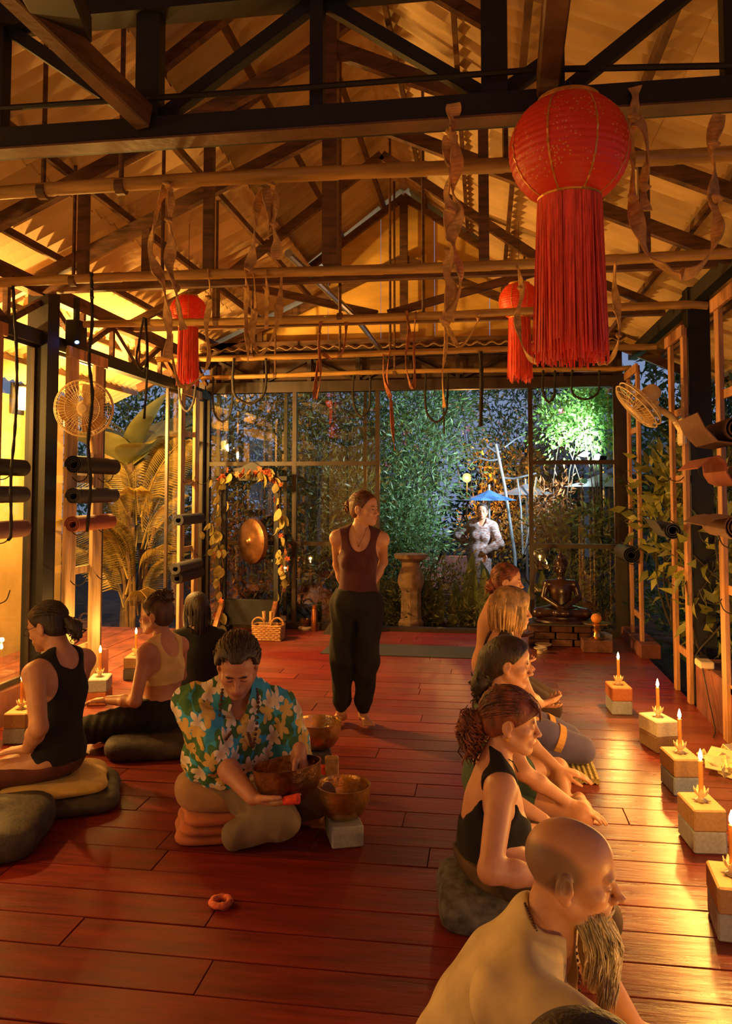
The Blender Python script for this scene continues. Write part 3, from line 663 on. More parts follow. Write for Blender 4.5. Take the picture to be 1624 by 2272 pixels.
# ------------------------------------------------------------------ wall fans
M_FANW = mat('cream_fan_plastic', (.66, .50, .28), .4, 0, .08, 10)
M_FANB = mat('clear_amber_blade', (.45, .28, .10), .3, 0, .1, 8, trans=.4)
def fan(c, facing, tilt, R, wall, label):
    """facing: horizontal heading of the fan axis; built along +Y then turned"""
    t = thing('wall_fan', label, 'fan', c, 'oscillating wall fans')
    M = Matrix.Rotation(facing, 3, 'Z') @ Matrix.Rotation(tilt, 3, 'X')
    tr = lambda v: M @ v + c
    for nm, dep, y0 in (('front_grille', .05, .03), ('back_grille', -.05, -.01)):
        gb = MB()
        for k in range(44):
            a = 2*PI*k/44; pts = []
            for q in (.16, .45, .75, .93, 1.0):
                yy = y0 + dep*math.sqrt(max(0, 1-q**3)); pts.append(tr(V(R*q*math.cos(a), yy, R*q*math.sin(a))))
            gb.tube(pts, .0016, 4, False)
        for q in (1.0, .86, .6, .16):
            yy = y0 + dep*math.sqrt(max(0, 1-q**3)); ring = [tr(V(R*q*math.cos(2*PI*i/36), yy, R*q*math.sin(2*PI*i/36))) for i in range(37)]
            gb.tube(ring, .0055 if q == 1 else .002, 6, False)
        fg_ = gb.build(nm, M_FANW, t)
        if nm == 'front_grille': fgf = fg_
    hub = MB().lathe([(0, .085), (.034, .083), (.040, .07), (.040, .06), (0, .06)], n=20); hub.v = [tuple(tr(V(x, z, -y))) for x, y, z in hub.v]; hub.build('badge', M_FANW, fgf, True)
    for k in range(3):
        a0 = 2*PI*k/3; vs = []; fs = []
        for i in range(6):
            q = .14 + .80*i/5
            for j in range(5):
                a = a0 + (j/4-.5)*(1.25 - .35*abs(q-.55)); yy = .03 + .035*(j/4-.5)
                for e in (0, .004): vs.append(tr(V(R*.92*q*math.cos(a), yy+e, R*.92*q*math.sin(a))))
        I = lambda i, j, e: (i*5+j)*2+e
        for i in range(5):
            for j in range(4):
                fs += [(I(i,j,0), I(i,j+1,0), I(i+1,j+1,0), I(i+1,j,0)), (I(i,j,1), I(i+1,j,1), I(i+1,j+1,1), I(i,j+1,1))]
        MB().add(vs, fs).build('blade', M_FANB, t, True)
    mo = MB().lathe([(0, -.20), (.045, -.195), (.066, -.17), (.072, -.10), (.066, -.03), (.03, -.01), (.012, .06), (0, .06)], n=20)
    mo.v = [tuple(tr(V(x, z, -y))) for x, y, z in mo.v]; mo.build('motor_housing', M_FANW, t, True)
    p = tr(V(0, -.12, -.07)); w = Vector(wall)
    MB().tube(spline([p, p + V(0, 0, -.06), p*.4+w*.6+V(0, 0, .02), w], 5), [.026]*15 + [.035], 10).build('arm', M_FANW, t, True)
    MB().box(w, (.05, .12, .22), bev=.015).build('wall_plate', M_FANW, t)
    return t
fan(P(187, 906, X=-3.02), math.radians(195), math.radians(-6), .215, V(-3.31, 6.42, 1.98), 'cream wall fan seen face on at the left rack')
fan(P(1418, 897, X=1.25), math.radians(92), math.radians(-42), .225, V(1.55, 6.60, 2.12), 'cream wall fan seen from the side at the right rack')

# ------------------------------------------------------------------ mat racks
def rack(x, y0, y1, bw, m, label, top, side):
    t = thing('mat_rack', label, 'rack', (x, (y0+y1)/2, 0), 'timber mat racks along the walls')
    ups = [MB().box((x, yy, top/2), (.035, bw, top), bev=.004).build('upright', m, t) for yy in (y0, y1)]
    MB().beam((x - side*.02, y0-bw/2-.03, top-.03), (x - side*.02, y1+bw/2+.03, top-.03), .03, .09, bev=.004).build('head_rail', m, t)
    for z in (.35, 1.0, 1.75, 2.3): MB().box((x+side*.02, (y0+y1)/2, z), (.02, y1-y0, .06)).build('rung', m, t)
    for z in (.95, 1.35, 1.78):
        for yy, up_ in zip((y0, y1), ups):
            pts = spline([V(x, yy, z), V(x-side*.06, yy, z-.05), V(x-side*.13, yy, z-.03), V(x-side*.16, yy, z+.04)], 5)
            MB().tube(pts, .004, 6).build('hook', M_DARKSTEEL, up_)
    return t
rack(XL+.10, 6.03, 6.47, .16, M_RACK_L, 'pale weathered rack at left under the face-on fan', 2.80, -1)
rack(XL+.10, 8.42, 8.86, .13, M_RACK_L, 'pale rack at left in the far corner by the gong', 2.80, -1)
rack(XL+.10, 4.50, 4.98, .16, M_RACK, 'orange-brown rack cut by the left edge of the picture', 2.80, -1)
rack(XR-.02, 8.55, 9.08, .085, M_RACK, 'narrow orange-brown rack right of the statue', 2.95, 1)
rack(XR-.02, 6.62, 7.06, .085, M_RACK, 'orange-brown rack carrying the right fan', 2.95, 1)
rack(XR-.02, 5.20, 5.66, .095, M_RACK, 'tall orange-brown rack cut by the right edge of the picture', 2.95, 1)
def mat_m(nm, c): return mat(nm, c, .8, 0, .12, 30, .15, 150)
MM = {'black': mat_m('black_mat_rubber', (.020, .018, .018)), 'slate': mat_m('slate_mat_rubber', (.045, .045, .05)), 'brick': mat_m('brick_mat_rubber', (.27, .075, .045)),
      'brown': mat_m('brown_mat_rubber', (.13, .06, .035)), 'mauve': mat_m('mauve_mat_rubber', (.20, .09, .08)), 'navy': mat_m('navy_mat_rubber', (.022, .026, .045))}
def spiral(r0, r1, turns, a0=0, n=16):
    return [((r0+(r1-r0)*i/(turns*n))*math.cos(a0+2*PI*i/n), (r0+(r1-r0)*i/(turns*n))*math.sin(a0+2*PI*i/n)) for i in range(int(turns*n)+1)]
def rolled(c, length, section, colour, label, yaw=0.0, th=.006, dip=0.0):
    """section: 2-D path (x right, z up) swept along the roll axis (y)"""
    sec = [V(a, 0, b) for a, b in section]; m = len(sec); vs = []
    for k, yy in enumerate((-length/2, -length/6, length/6, length/2)):
        for i, p in enumerate(sec):
            d = sec[min(i+1, m-1)] - sec[max(i-1, 0)]; n = V(-d.z, 0, d.x).normalized()*(th/2)
            o = rotz(yaw) @ V(0, yy, 0) + V(0, 0, dip*(k-1.5))
            vs += [rotz(yaw) @ (p+n) + o, rotz(yaw) @ (p-n) + o]
    fs = []
    I = lambda k, i, e: (k*m+i)*2+e
    for k in range(3):
        for i in range(m-1):
            fs += [(I(k,i,0), I(k,i+1,0), I(k+1,i+1,0), I(k+1,i,0)), (I(k,i,1), I(k+1,i,1), I(k+1,i+1,1), I(k,i+1,1))]
        for i in (0, m-1): fs.append((I(k,i,0), I(k+1,i,0), I(k+1,i,1), I(k,i,1)))
    for k in (0, 3):
        for i in range(m-1): fs.append((I(k,i,0), I(k,i,1), I(k,i+1,1), I(k,i+1,0)))
    o = MB().add([v + Vector(c) for v in vs], fs).build('rolled_mat', MM[colour], None, True)
    return tag(o, label, 'yoga mat', 'rolled yoga mats on the racks')
xl, xr = XL+.235, XR-.16
def mid(px0, px1, py, X): a = P(px0, py, X=X); b = P(px1, py, X=X); return V(X, (a.y+b.y)/2, (a.z+b.z)/2), abs(b.y-a.y)
for (p0, p1, py, col, r, lab) in ((162, 252, 1034, 'black', .074, 'thick black rolled mat, top of three under the left fan'), (160, 252, 1100, 'slate', .066, 'slate rolled mat, middle of three under the left fan'), (160, 244, 1160, 'brick', .066, 'brick red rolled mat, lowest of three under the left fan'),
                                  (-90, 52, 1036, 'black', .06, 'black rolled mat, upper one at the left picture edge'), (-90, 52, 1098, 'slate', .06, 'slate rolled mat, middle one at the left picture edge'), (-90, 54, 1178, 'mauve', .062, 'mauve rolled mat, lowest at the left picture edge'),
                                  (392, 448, 1152, 'navy', .062, 'navy rolled mat on the corner rack by the gong'), (388, 440, 1256, 'slate', .06, 'upper slate mat of the pair low on the corner rack'), (386, 448, 1276, 'black', .066, 'lower black mat of the pair on the corner rack')):
    c, ln = mid(p0, p1, py, xl); rolled(c, min(ln, .68), spiral(.026, r, 3.4, 1.0), col, lab, 0.0)
c, ln = mid(1560, 1632, 960, xr); rolled(c+V(.02, 0, 0), .62, [(-.20, .10), (-.16, .01), (-.09, -.07), (-.02, -.08)] + [(.02+a, b) for a, b in spiral(.085, .03, 2.6, -PI/2)], 'brown', 'brown mat with a loose flap, top right beside the fan', -.05)
c, ln = mid(1560, 1632, 1052, xr); rolled(c+V(.01, 0, 0), .62, [(-.19, .03), (-.12, .09), (-.07, .10), (-.035, .06), (-.03, 0), (.0, -.05), (.045, -.07), (.085, -.05), (.10, 0), (.12, .05), (.16, .06)], 'brick', 'brick red mat folded in an S over its hooks at right', -.05, .009)
c, ln = mid(1570, 1632, 1166, xr); rolled(c+V(.03, 0, 0), .62, [(-.19, .01), (-.12, .05), (-.06, .06)] + spiral(.078, .03, 2.8, PI*.75), 'brown', 'brown rolled mat, lowest at the right picture edge', -.05)
c, ln = mid(1450, 1512, 1174, xr); rolled(c, .58, [(-.17, .09), (-.13, .08), (-.10, .04), (-.08, .0)] + spiral(.066, .025, 2.6, PI*.9), 'slate', 'slate mat with a lifted flap below the right fan', -.05)
c, ln = mid(1372, 1408, 1226, xr); rolled(c, .6, spiral(.03, .088, 3.2, .4), 'black', 'black rolled mat by the corner post right of the statue')
# flat mat on the floor behind the standing woman
a = P(697, 1452, z=0); b = P(1066, 1462, z=0); d = P(735, 1426, z=0)
o = MB().box(((a.x+b.x)/2+.1, (a.y+d.y)/2, .004), (1.75, .58, .006), rotz(-.02)).build('floor_mat', MM['slate']); tag(o, 'flat slate mat on the floor behind the standing woman', 'yoga mat')
# small fittings at the right
tag(MB().box(P(1533, 1406, X=XR+.02), (.03, .07, .16), bev=.006).build('switch_box', M_FANW), 'cream switch box on the dark right post', 'switch')
p = P(1523, 1497, X=XR-.02); ad = thing('power_adapter', 'cream plug adapter lying on the red kerb', 'adapter', p)
MB().box(V(p.x, 6.2, .395), (.10, .16, .05), bev=.008).build('body', M_FANW, ad); MB().box(V(p.x+.01, 6.31, .40), (.08, .1, .06), bev=.008).build('plug', M_DARKSTEEL, ad)
MB().tube(spline([V(p.x-.04, 6.1, .38), V(XR-.06, 5.95, .2), V(XR-.05, 5.85, .03), V(XR-.1, 5.7, .012)], 6), .004, 6).build('cable', M_DARKSTEEL, ad)

# ------------------------------------------------------------------ gong
M_GFRAME = mat('blue_black_frame_paint', (.007, .010, .018), .55, 0, .2, 8)
M_GONG = mat('aged_bronze', (.21, .10, .045), .38, .75, .35, 7, .25, 40)
YG2 = 9.12
gl_, gr_ = P(497, 1200, Y=YG2).x, P(614, 1200, Y=YG2).x; gx = (gl_+gr_)/2
g = thing('gong_stand', 'dark gong stand with arched top in front of the glass', 'gong stand', (gx, YG2, 0))
for x in (gl_, gr_):
    MB().box((x, YG2, .95), (.065, .065, 1.84), bev=.006).build('post', M_GFRAME, g)
    MB().beam((x, YG2-.36, .03), (x, YG2+.26, .03), .07, .06, bev=.006).build('foot', M_GFRAME, g)
    MB().beam((x, YG2-.34, .05), (x, YG2-.02, .36), .05, .05).build('foot_brace', M_RACK, g)
MB().box((gx, YG2, 1.80), (gr_-gl_+.26, .07, .06), bev=.006).build('cross_beam', M_GFRAME, g)
MB().box((gx, YG2, .24), (gr_-gl_, .05, .30), bev=.006).build('lower_panel', M_GFRAME, g)
n = 18; poly = [(-.27+.54*i/n, .0) for i in (0, n)]; arch = [(.27-.54*i/n, .045+.10*math.sin(PI*i/n)**.7 + .02*math.cos(4*PI*i/n)) for i in range(n+1)]
poly = [(-.27, 0), (.27, 0)] + arch; m_ = len(poly)
MB().add([(gx+.02+a, YG2-.03, 1.825+b) for a, b in poly] + [(gx+.02+a, YG2+.03, 1.825+b) for a, b in poly],
         [tuple(range(m_)), tuple(range(m_, 2*m_))[::-1]] + [(i, (i+1) % m_, m_+(i+1) % m_, m_+i) for i in range(m_)]).build('crest', M_GFRAME, g)
gc = V(P(556, 1201, Y=YG2).x, YG2-.02, P(556, 1201, Y=YG2).z)
go = thing('gong', 'round bronze gong hanging in the dark stand', 'gong', gc)
AX = Matrix.Rotation(math.radians(-38), 3, 'Z') @ Matrix.Rotation(math.radians(90), 3, 'X')
MB().lathe([(0, .055), (.028, .050), (.045, .030), (.06, .024), (.20, .018), (.225, .010), (.262, -.01), (.272, -.055), (.262, -.055), (.250, -.02), (.06, .010), (0, .012)], gc, 40, AX).build('disc', M_GONG, go, True); gdisc = go.children[0]
MB().lathe([(0, .060), (.018, .058), (.030, .050), (.036, .036)], gc, 24, AX).build('boss', mat('polished_boss', (.55, .33, .13), .25, .9, .2, 20), gdisc, True)
for sx in (-.12, .12):
    a = gc + AX @ V(sx, 0, -.03) + V(0, 0, .235); MB().tube([a, V(gx+sx*1.2, YG2, 1.77)], .004, 5).build('cord', M_ROPE, go)
# garland on the stand: each leaf and flower a part
M_LEAFP = mat('pale_garland_leaf', (.42, .36, .11), .55, 0, .2, 20, trans=.25, island=.25)
M_FLOW = mat('coral_garland_flower', (.75, .20, .07), .6, 0, .2, 20, trans=.25, island=.25)
M_STEM = mat('brown_stem', (.10, .06, .025), .8)
def leaf_mesh(name, L, Wd, bend=.25, n=5, fold=.18):
    vs = []; fs = []
    for i in range(n+1):
        q = i/n; w = Wd/2*math.sin(PI*min(1, q*.92+.06))**.8; z = -bend*L*q*q
        vs += [(-w, L*q, z+fold*w), (0, L*q, z), (w, L*q, z+fold*w)]
    for i in range(n):
        for j in (0, 1): fs.append((i*3+j, i*3+j+1, i*3+3+j+1, i*3+3+j))
    return MB().add(vs, fs).mesh(name, True)
gl_leaf = leaf_mesh('leaf', .12, .085, .3, 4)
fm = MB()
for k in range(6):
    a = 2*PI*k/6; d = V(math.cos(a), math.sin(a), 0); fm.strip([V(0, 0, 0), d*.02+V(0, 0, .008), d*.04+V(0, 0, .004)], [.008, .026, .008], V(-d.y, d.x, 0), .002)
fl_me = fm.mesh('flower')
rr = random.Random(11)
def garland(label, pxs, nl, nf, spread):
    t = thing('flower_garland', label, 'garland', P(*pxs[0], Y=YG2-.06), 'garlands wound on the gong stand')
    path = spline([P(a, b, Y=YG2-.06) for a, b in pxs], 10)
    MB().tube(path, .006, 5).build('vine', M_STEM, t)
    for me, m, num, nm in ((gl_leaf, M_LEAFP, nl, 'leaf'), (fl_me, M_FLOW, nf, 'flower')):
        for k in range(num):
            p = path[rr.randrange(len(path))] + V(rr.gauss(0, spread), rr.uniform(-.08, .01), rr.gauss(0, .03))
            o = link(nm, me, m, t); o.location = p; s_ = rr.uniform(.7, 1.25); o.scale = (s_, s_, s_)
            o.rotation_euler = (rr.uniform(-2.2, -.8), rr.uniform(-.6, .6), rr.uniform(-1.2, 1.2)) if nm == 'leaf' else (rr.uniform(.9, 2.0), rr.uniform(-.5, .5), rr.uniform(0, 6))
garland('pale leafy garland down the left post of the gong stand', [(500, 1055), (486, 1100), (474, 1160), (484, 1210), (496, 1260), (488, 1320), (486, 1385)], 40, 8, .05)
garland('coral flowered garland down the right post of the gong stand', [(600, 1050), (618, 1080), (622, 1140), (632, 1200), (634, 1260), (622, 1340)], 22, 16, .035)
garland('coral flowers strewn over the crest of the gong stand', [(496, 1045), (530, 1052), (560, 1056), (600, 1048)], 8, 14, .04)

# ------------------------------------------------------------------ small things by the windows
M_WICKER = mat('woven_cane', (.42, .21, .075), .6, 0, .3, 60, .6, 90)
def basket(c, label):
    t = thing('wicker_basket', label, 'basket', c)
    w, d, h = .36, .22, .17; m = 0
    for k in range(8):
        z = .012 + k*h/8; pts = []; s_ = 1+.10*k/8
        for i in range(41):
            a = 2*PI*i/40; sq = 1/max(abs(math.cos(a)), abs(math.sin(a)))**.82
            wob = .005*(1 if (i+k) % 2 else -1)
            pts.append(c + V((w/2*s_+wob)*math.cos(a)*sq*.86, (d/2*s_+wob)*math.sin(a)*sq*.86, z))
        MB().tube(pts, .0125, 6).build('cane_row', M_WICKER, t, True)
    MB().box(c+V(0, 0, .01), (w*.9, d*.9, .015)).build('bottom', M_WICKER, t)
    for sx in (-1, 1):
        pts = [c + V(sx*w*.30 + .07*math.cos(PI*i/10), -.03, h + .075*math.sin(PI*i/10)) for i in range(11)]
        MB().tube(pts, .011, 7).build('handle', M_WICKER, t, True)
    return t
bc = P(600, 1416, z=0) + V(0, -.08, 0); basket(bc, 'woven cane basket on the floor in front of the gong')
M_MALLET = mat('pale_mallet_wood', (.50, .30, .12), .5, 0, .2, 30)
for i, (dx, lab) in enumerate(((-.03, 'pale wooden mallet upright in the basket, left one'), (.025, 'pale wooden mallet upright in the basket, right one'))):
    b0 = bc + V(dx, 0, .02); t = thing('gong_mallet', lab, 'mallet', b0)
    MB().tube([b0, b0+V(-.02+i*.02, 0, .20)], .010, 8).build('handle', M_MALLET, t); MB().tube([b0+V(-.02+i*.02, 0, .19), b0+V(-.026+i*.03, 0, .29)], [.018, .022], 10).build('head', M_MALLET, t, True)
M_BRASS = mat('hammered_brass', (.72, .46, .17), .28, .9, .3, 9, .35, 55)
M_BRASSD = mat('dark_hammered_brass', (.36, .19, .07), .30, .9, .35, 9, .35, 55)
def bowl_profile(R, h, th=.007):
    o = [(0, 0), (R*.42, .0), (R*.70, h*.12), (R*.90, h*.38), (R*.98, h*.68), (R*1.0, h*.92), (R*1.02, h)]
    return o + [(R*1.02-th, h), (R-th, h*.9), (R*.96-th, h*.66), (R*.88-th, h*.40), (R*.68-th, h*.16+th), (R*.4, th*1.2), (0, th*1.2)]
def bowl(c, R, h, m, label, tilt=None):
    o = MB().lathe(bowl_profile(R, h), (0, 0, 0), 44).build('singing_bowl', m, None, True); o.location = c
    if tilt: o.rotation_euler = tilt
    return tag(o, label, 'singing bowl', 'brass singing bowls')
q = P(678, 1396, z=0); t = MB().tube([q+V(-.08, 0, .0), q+V(.08, 0, .0)], .02, 12)
o = MB().lathe([(0, 0), (.085, 0), (.09, .02), (.07, .035), (0, .035)], q, 20).build('ring_cushion', mat('ivory_cotton', (.55, .45, .30), .9, 0, .15, 30)); tag(o, 'ivory ring cushion under the small bowl by the glass', 'cushion')
bowl(q+V(0, 0, .036), .07, .085, M_BRASSD, 'small dark brass bowl on an ivory cushion by the glass')
q = P(697, 1400, z=0); tt = thing('flask', 'tall copper coloured flask standing by the glass', 'flask', q); M_COP = mat('copper_lacquer', (.50, .16, .05), .25, .8, .15, 10)
MB().lathe([(0, 0), (.034, 0), (.036, .01), (.036, .235), (.028, .255), (0, .255)], q, 20).build('body', M_COP, tt, True); MB().lathe([(.026, .252), (.027, .30), (.022, .306), (0, .306)], q, 20).build('cap', M_COP, tt, True)
q = P(728, 1400, z=0) + V(0, -.1, 0); cu = MB(); cu.add([q+V(*v) for v in ((-.02, .12, 0), (.42, .12, 0), (.42, -.12, 0), (-.02, -.12, 0), (.20, .10, .34), (.42, .10, .36), (.42, -.06, .36), (.20, -.06, .34))], [(0,1,2,3), (4,7,6,5), (0,4,5,1), (3,2,6,7), (0,3,7,4), (1,5,6,2)])
o = cu.build('backrest_cushion', mat('charcoal_cloth', (.035, .03, .028), .9, 0, .2, 30, .3, 60)); tag(o, 'charcoal wedge cushion behind the standing woman', 'cushion')
# shrine: stacked bricks, tray, brass stand, dishes
M_BRICK = mat('old_red_brick', (.15, .060, .036), .85, 0, .3, 9, .5, 40, island=.2)
YS = 8.95; sx0 = P(1245, 1380, Y=YS).x
sh = thing('brick_plinth', 'low plinth of loose bricks under the dark seated statue', 'plinth', (sx0, YS, 0))
for r in range(3):
    for k in range(3):
        for j in (0, 1):
            MB().box((sx0-.24+k*.235+(.05 if r == 1 else 0), YS-.07+j*.16+rr.uniform(-.01, .01), .036+r*.073), (.215, .14, .068), rotz(rr.uniform(-.04, .04)), .006).build('brick', M_BRICK, sh)
MB().box((sx0, YS, .235), (.74, .40, .03), bev=.006).build('shelf_board', M_FRAME, sh)
PLINTH_Z = .25
q = V(P(1140, 1400, Y=8.75).x, 8.70, 0)
tr_ = thing('offering_tray', 'shallow wooden tray on a pedestal left of the statue', 'tray', q)
MB().lathe([(.10, 0), (.11, .015), (.05, .03), (.045, .11), (.08, .125), (0, .125)], q, 24).build('pedestal', M_CONC, tr_, True)
MB().lathe([(0, .125), (.15, .13), (.20, .155), (.215, .175), (.20, .175), (.15, .145), (0, .14)], q, 28).build('dish', mat('dark_tray_wood', (.16, .07, .03), .5, 0, .2, 8), tr_, True)
fr = thing('flower_offering', 'small heap of pale petals and sticks on the tray', 'offering', q+V(.06, 0, .15))
for k in range(14):
    a = rr.uniform(0, 6.28); e = q+V(.06, 0, .15)
    MB().tube([e+V(rr.gauss(0, .02), rr.gauss(0, .02), 0), e+V(math.cos(a)*.05, math.sin(a)*.05, rr.uniform(.03, .10))], .006, 5).build('petal', M_HOLDER, fr)
q = V(P(1307, 1420, Y=8.66).x + .07, 8.62, 0)
o = MB().box(q+V(0, 0, .06), (.30, .2, .12), bev=.006).build('small_brick_stand', M_BRICK); tag(o, 'low brick stand under the brass footed dish', 'stand')
bs = thing('brass_footed_dish', 'brass footed dish with an orange ball right of the statue', 'dish', q+V(0, 0, .12))
MB().lathe([(0, .12), (.065, .12), (.07, .135), (.04, .15), (.028, .19), (.045, .215), (.03, .24), (.035, .265), (.12, .275), (.145, .285), (.14, .292), (0, .285)], q, 24).build('stem', mat('polished_brass', (.75, .45, .13), .2, .95, .1, 10), bs, True)
o = MB().ell(q+V(0, 0, .335), (.055, .055, .05), 16, 10).build('orange_ball', mat('orange_fruit', (.75, .28, .04), .4, 0, .1, 40, .2, 90), None, True); tag(o, 'orange fruit on the brass footed dish', 'fruit')
q = V(P(1205, 1440, z=0).x, 8.62, 0)
for k, (dx, dy, R) in enumerate(((0, 0, .085), (-.05, -.2, .06))):
    lab = ('pale saucer on a low foot before the brick plinth', 'smaller pale cup nearest the viewer at the shrine')[k]
    tag(MB().lathe([(R*.5, 0), (R*.45, .03), (R, .05), (R*1.02, .06), (R*.4, .045), (0, .045)], q+V(dx, dy, 0), 20).build('offering_dish', M_HOLDER, None, True), lab, 'dish', 'pale offering dishes')
o = MB().box(V(P(1335, 1422, z=0).x, 8.9, .07), (.07, .18, .14), rotz(.3), .004).build('grey_box', M_BL['grey']); tag(o, 'small grey box at the corner right of the statue', 'box')

# ------------------------------------------------------------------ singing bowls on the floor
q = P(755, 1878, z=0) + V(0, .09, 0)
block_on(q.x, q.y, 0, .35, 'grey', 'grey foam block under the shining brass bowl')
bowl(q+V(.0, 0, .0985), .128, .155, M_BRASS, 'shining brass bowl on a grey block, nearest the viewer')
q2 = P(735, 1790, z=0) + V(0, .0, 0)
o = MB().box(q2+V(-.02, .12, .11), (.075, .05, .22), rotz(.2), .008).build('wooden_block', M_MALLET); tag(o, 'upright pale wooden block behind the shining bowl', 'block')
q3 = P(700, 1745, z=0) + V(0, .05, 0)
block_on(q3.x, q3.y, 0, .2, 'dark', 'dark foam block, lower, under the rear brass bowl'); block_on(q3.x, q3.y, .0985, .25, 'dark', 'dark foam block, upper, under the rear brass bowl')
bowl(q3+V(0, 0, .197), .135, .15, M_BRASS, 'large brass bowl standing behind the kneeling man\'s hand')
o = MB().ell(P(712, 1712, Y=q3.y-.19), (.052, .045, .036), 16, 10).build('felt_ball', mat('scarlet_felt', (.75, .06, .02), .85, 0, .15, 40, .3, 90), None, True); o.location.z = 0
tag(o, 'scarlet felt mallet head beside the held bowl', 'mallet')
q = P(490, 1998, z=.02)
tor = MB(); ringp = [q + V(.036*math.cos(2*PI*i/28), .036*math.sin(2*PI*i/28), -.004) for i in range(29)]; tor.tube(ringp, [.013*(1+.12*math.sin(i*1.7)) for i in range(29)], 10, False)
tag(tor.build('ring_cushion', mat('coral_quilted_cloth', (.70, .16, .06), .8, 0, .3, 40, .5, 60), None, True), 'coral ring cushion alone on the bare floor', 'cushion')
# crumpled cloth by the candles
q = P(1606, 1722, z=0); cb = MB()
for k in range(14):
    a = rr.uniform(0, 6.28); r0 = rr.uniform(.02, .13); cc = q + V(.06+r0*math.cos(a), .05+r0*math.sin(a)*.7, .03+rr.uniform(0, .05))
    pts = [cc + V(rr.gauss(0, .06), rr.gauss(0, .05), rr.gauss(0, .02)) for _ in range(4)]
    for p_ in pts: p_.z = max(p_.z, .02)
    cb.strip(spline(pts, 5), .09, V(rr.gauss(0, 1), rr.gauss(0, 1), .6), .006)
tag(cb.build('crumpled_cloth', mat('pale_yellow_cotton', (.70, .58, .30), .9, 0, .1, 20)), 'crumpled pale yellow cloth on the floor by the right candles', 'cloth')
# ------------------------------------------------------------------ garden
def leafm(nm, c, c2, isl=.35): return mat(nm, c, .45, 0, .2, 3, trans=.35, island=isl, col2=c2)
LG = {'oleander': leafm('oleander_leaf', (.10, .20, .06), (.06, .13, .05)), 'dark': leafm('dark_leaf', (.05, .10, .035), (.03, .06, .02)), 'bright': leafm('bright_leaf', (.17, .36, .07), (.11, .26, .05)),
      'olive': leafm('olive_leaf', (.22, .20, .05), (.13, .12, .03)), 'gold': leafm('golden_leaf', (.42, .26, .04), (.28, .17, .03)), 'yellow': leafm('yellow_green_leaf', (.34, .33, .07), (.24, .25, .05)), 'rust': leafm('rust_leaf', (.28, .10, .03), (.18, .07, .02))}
M_BARK = mat('grey_bark', (.05, .036, .024), .9, 0, .3, 12, .5, 30)
M_PINK = mat('pink_blossom', (.60, .20, .28), .6, 0, .2, 20, trans=.3)
def leaves_mesh(name, cen, dirs, L, Wd, seed):
    """many leaves in one mesh: six points and four faces each"""
    rg = np.random.default_rng(seed); n = len(cen)
    d = dirs/np.linalg.norm(dirs, axis=1, keepdims=True); r = rg.normal(size=(n, 3)); s = np.cross(d, r); s /= np.linalg.norm(s, axis=1, keepdims=True); nn = np.cross(s, d)
    L = (L*rg.uniform(.65, 1.2, n))[:, None]; w = (Wd*rg.uniform(.7, 1.15, n))[:, None]
    p0 = cen; p1 = cen + d*L*.45 + nn*L*.06; p2 = cen + d*L - nn*L*.10
    l1 = cen + d*L*.42 + s*w*.5 + nn*L*.10; r1 = cen + d*L*.42 - s*w*.5 + nn*L*.10
    vs = np.stack([p0, l1, p1, r1, p2], 1).reshape(-1, 3)
    b = (np.arange(n)*5)[:, None]
    tri = np.concatenate([b+[[0, 1, 2]], b+[[0, 2, 3]], b+[[1, 4, 2]], b+[[2, 4, 3]]], 1).reshape(-1, 3)
    me = bpy.data.meshes.new(name); me.vertices.add(len(vs)); me.vertices.foreach_set('co', vs.astype(np.float32).ravel())
    me.loops.add(tri.size); me.loops.foreach_set('vertex_index', tri.ravel().astype(np.int32)); me.polygons.add(len(tri))
    me.polygons.foreach_set('loop_start', np.arange(0, tri.size, 3, dtype=np.int32)); me.polygons.foreach_set('loop_total', np.full(len(tri), 3, np.int32))
    me.update(calc_edges=True); return me
def shrub(c, rad, n, L, Wd, kind, label, seed, name='garden_shrub', trunk=True, flowers=0, clumps=26, cat='shrub', upward=.3):
    rg = np.random.default_rng(seed); c = Vector(c)
    t = thing(name, label, cat, (c.x, c.y, -.17), 'plants in the garden')
    # leaves gathered in clumps at branch ends
    u = rg.normal(size=(clumps, 3)); u /= np.linalg.norm(u, axis=1, keepdims=True); q = rg.uniform(.35, 1, clumps)**.5
    cc = u*q[:, None]*np.array(rad)*.86 + np.array(c)
    k = rg.integers(0, clumps, n); sp = np.array(rad).mean()*.24
    cen = cc[k] + rg.normal(size=(n, 3))*sp; cen[:, 2] = np.maximum(cen[:, 2], -.12)
    dirs = (cen - cc[k])/sp + rg.normal(size=(n, 3))*.6 + np.array([0, 0, upward])
    o = link('foliage', leaves_mesh('foliage', cen, dirs, L, Wd, seed), LG[kind], t); o['kind'] = 'stuff'
    if trunk:
        root = V(c.x, c.y, -.17)
        for i in range(min(clumps, 9)):
            e = Vector(cc[i]); m = root.lerp(e, .5) + V(rg.normal()*.25, rg.normal()*.2, .05)
            MB().tube(spline([root + V(rg.normal()*.05, rg.normal()*.05, 0), m, e], 4), [.014*np.array(rad).mean()+.006]*4 + [.007]*5, 6).build('branch', M_BARK, t)
    if flowers:
        kf = rg.integers(0, n, flowers); fb = MB()
        for i in kf:
            p = Vector(cen[i]) + V(0, -.03, .02)
            for a in range(5):
                d = V(math.cos(a*1.257), -.3, math.sin(a*1.257)); fb.strip([p, p+d*.03, p+d*.055], [.01, .035, .012], V(-d.z, 0, d.x), .003)
        fb.build('blossoms', M_PINK, t)
    return t
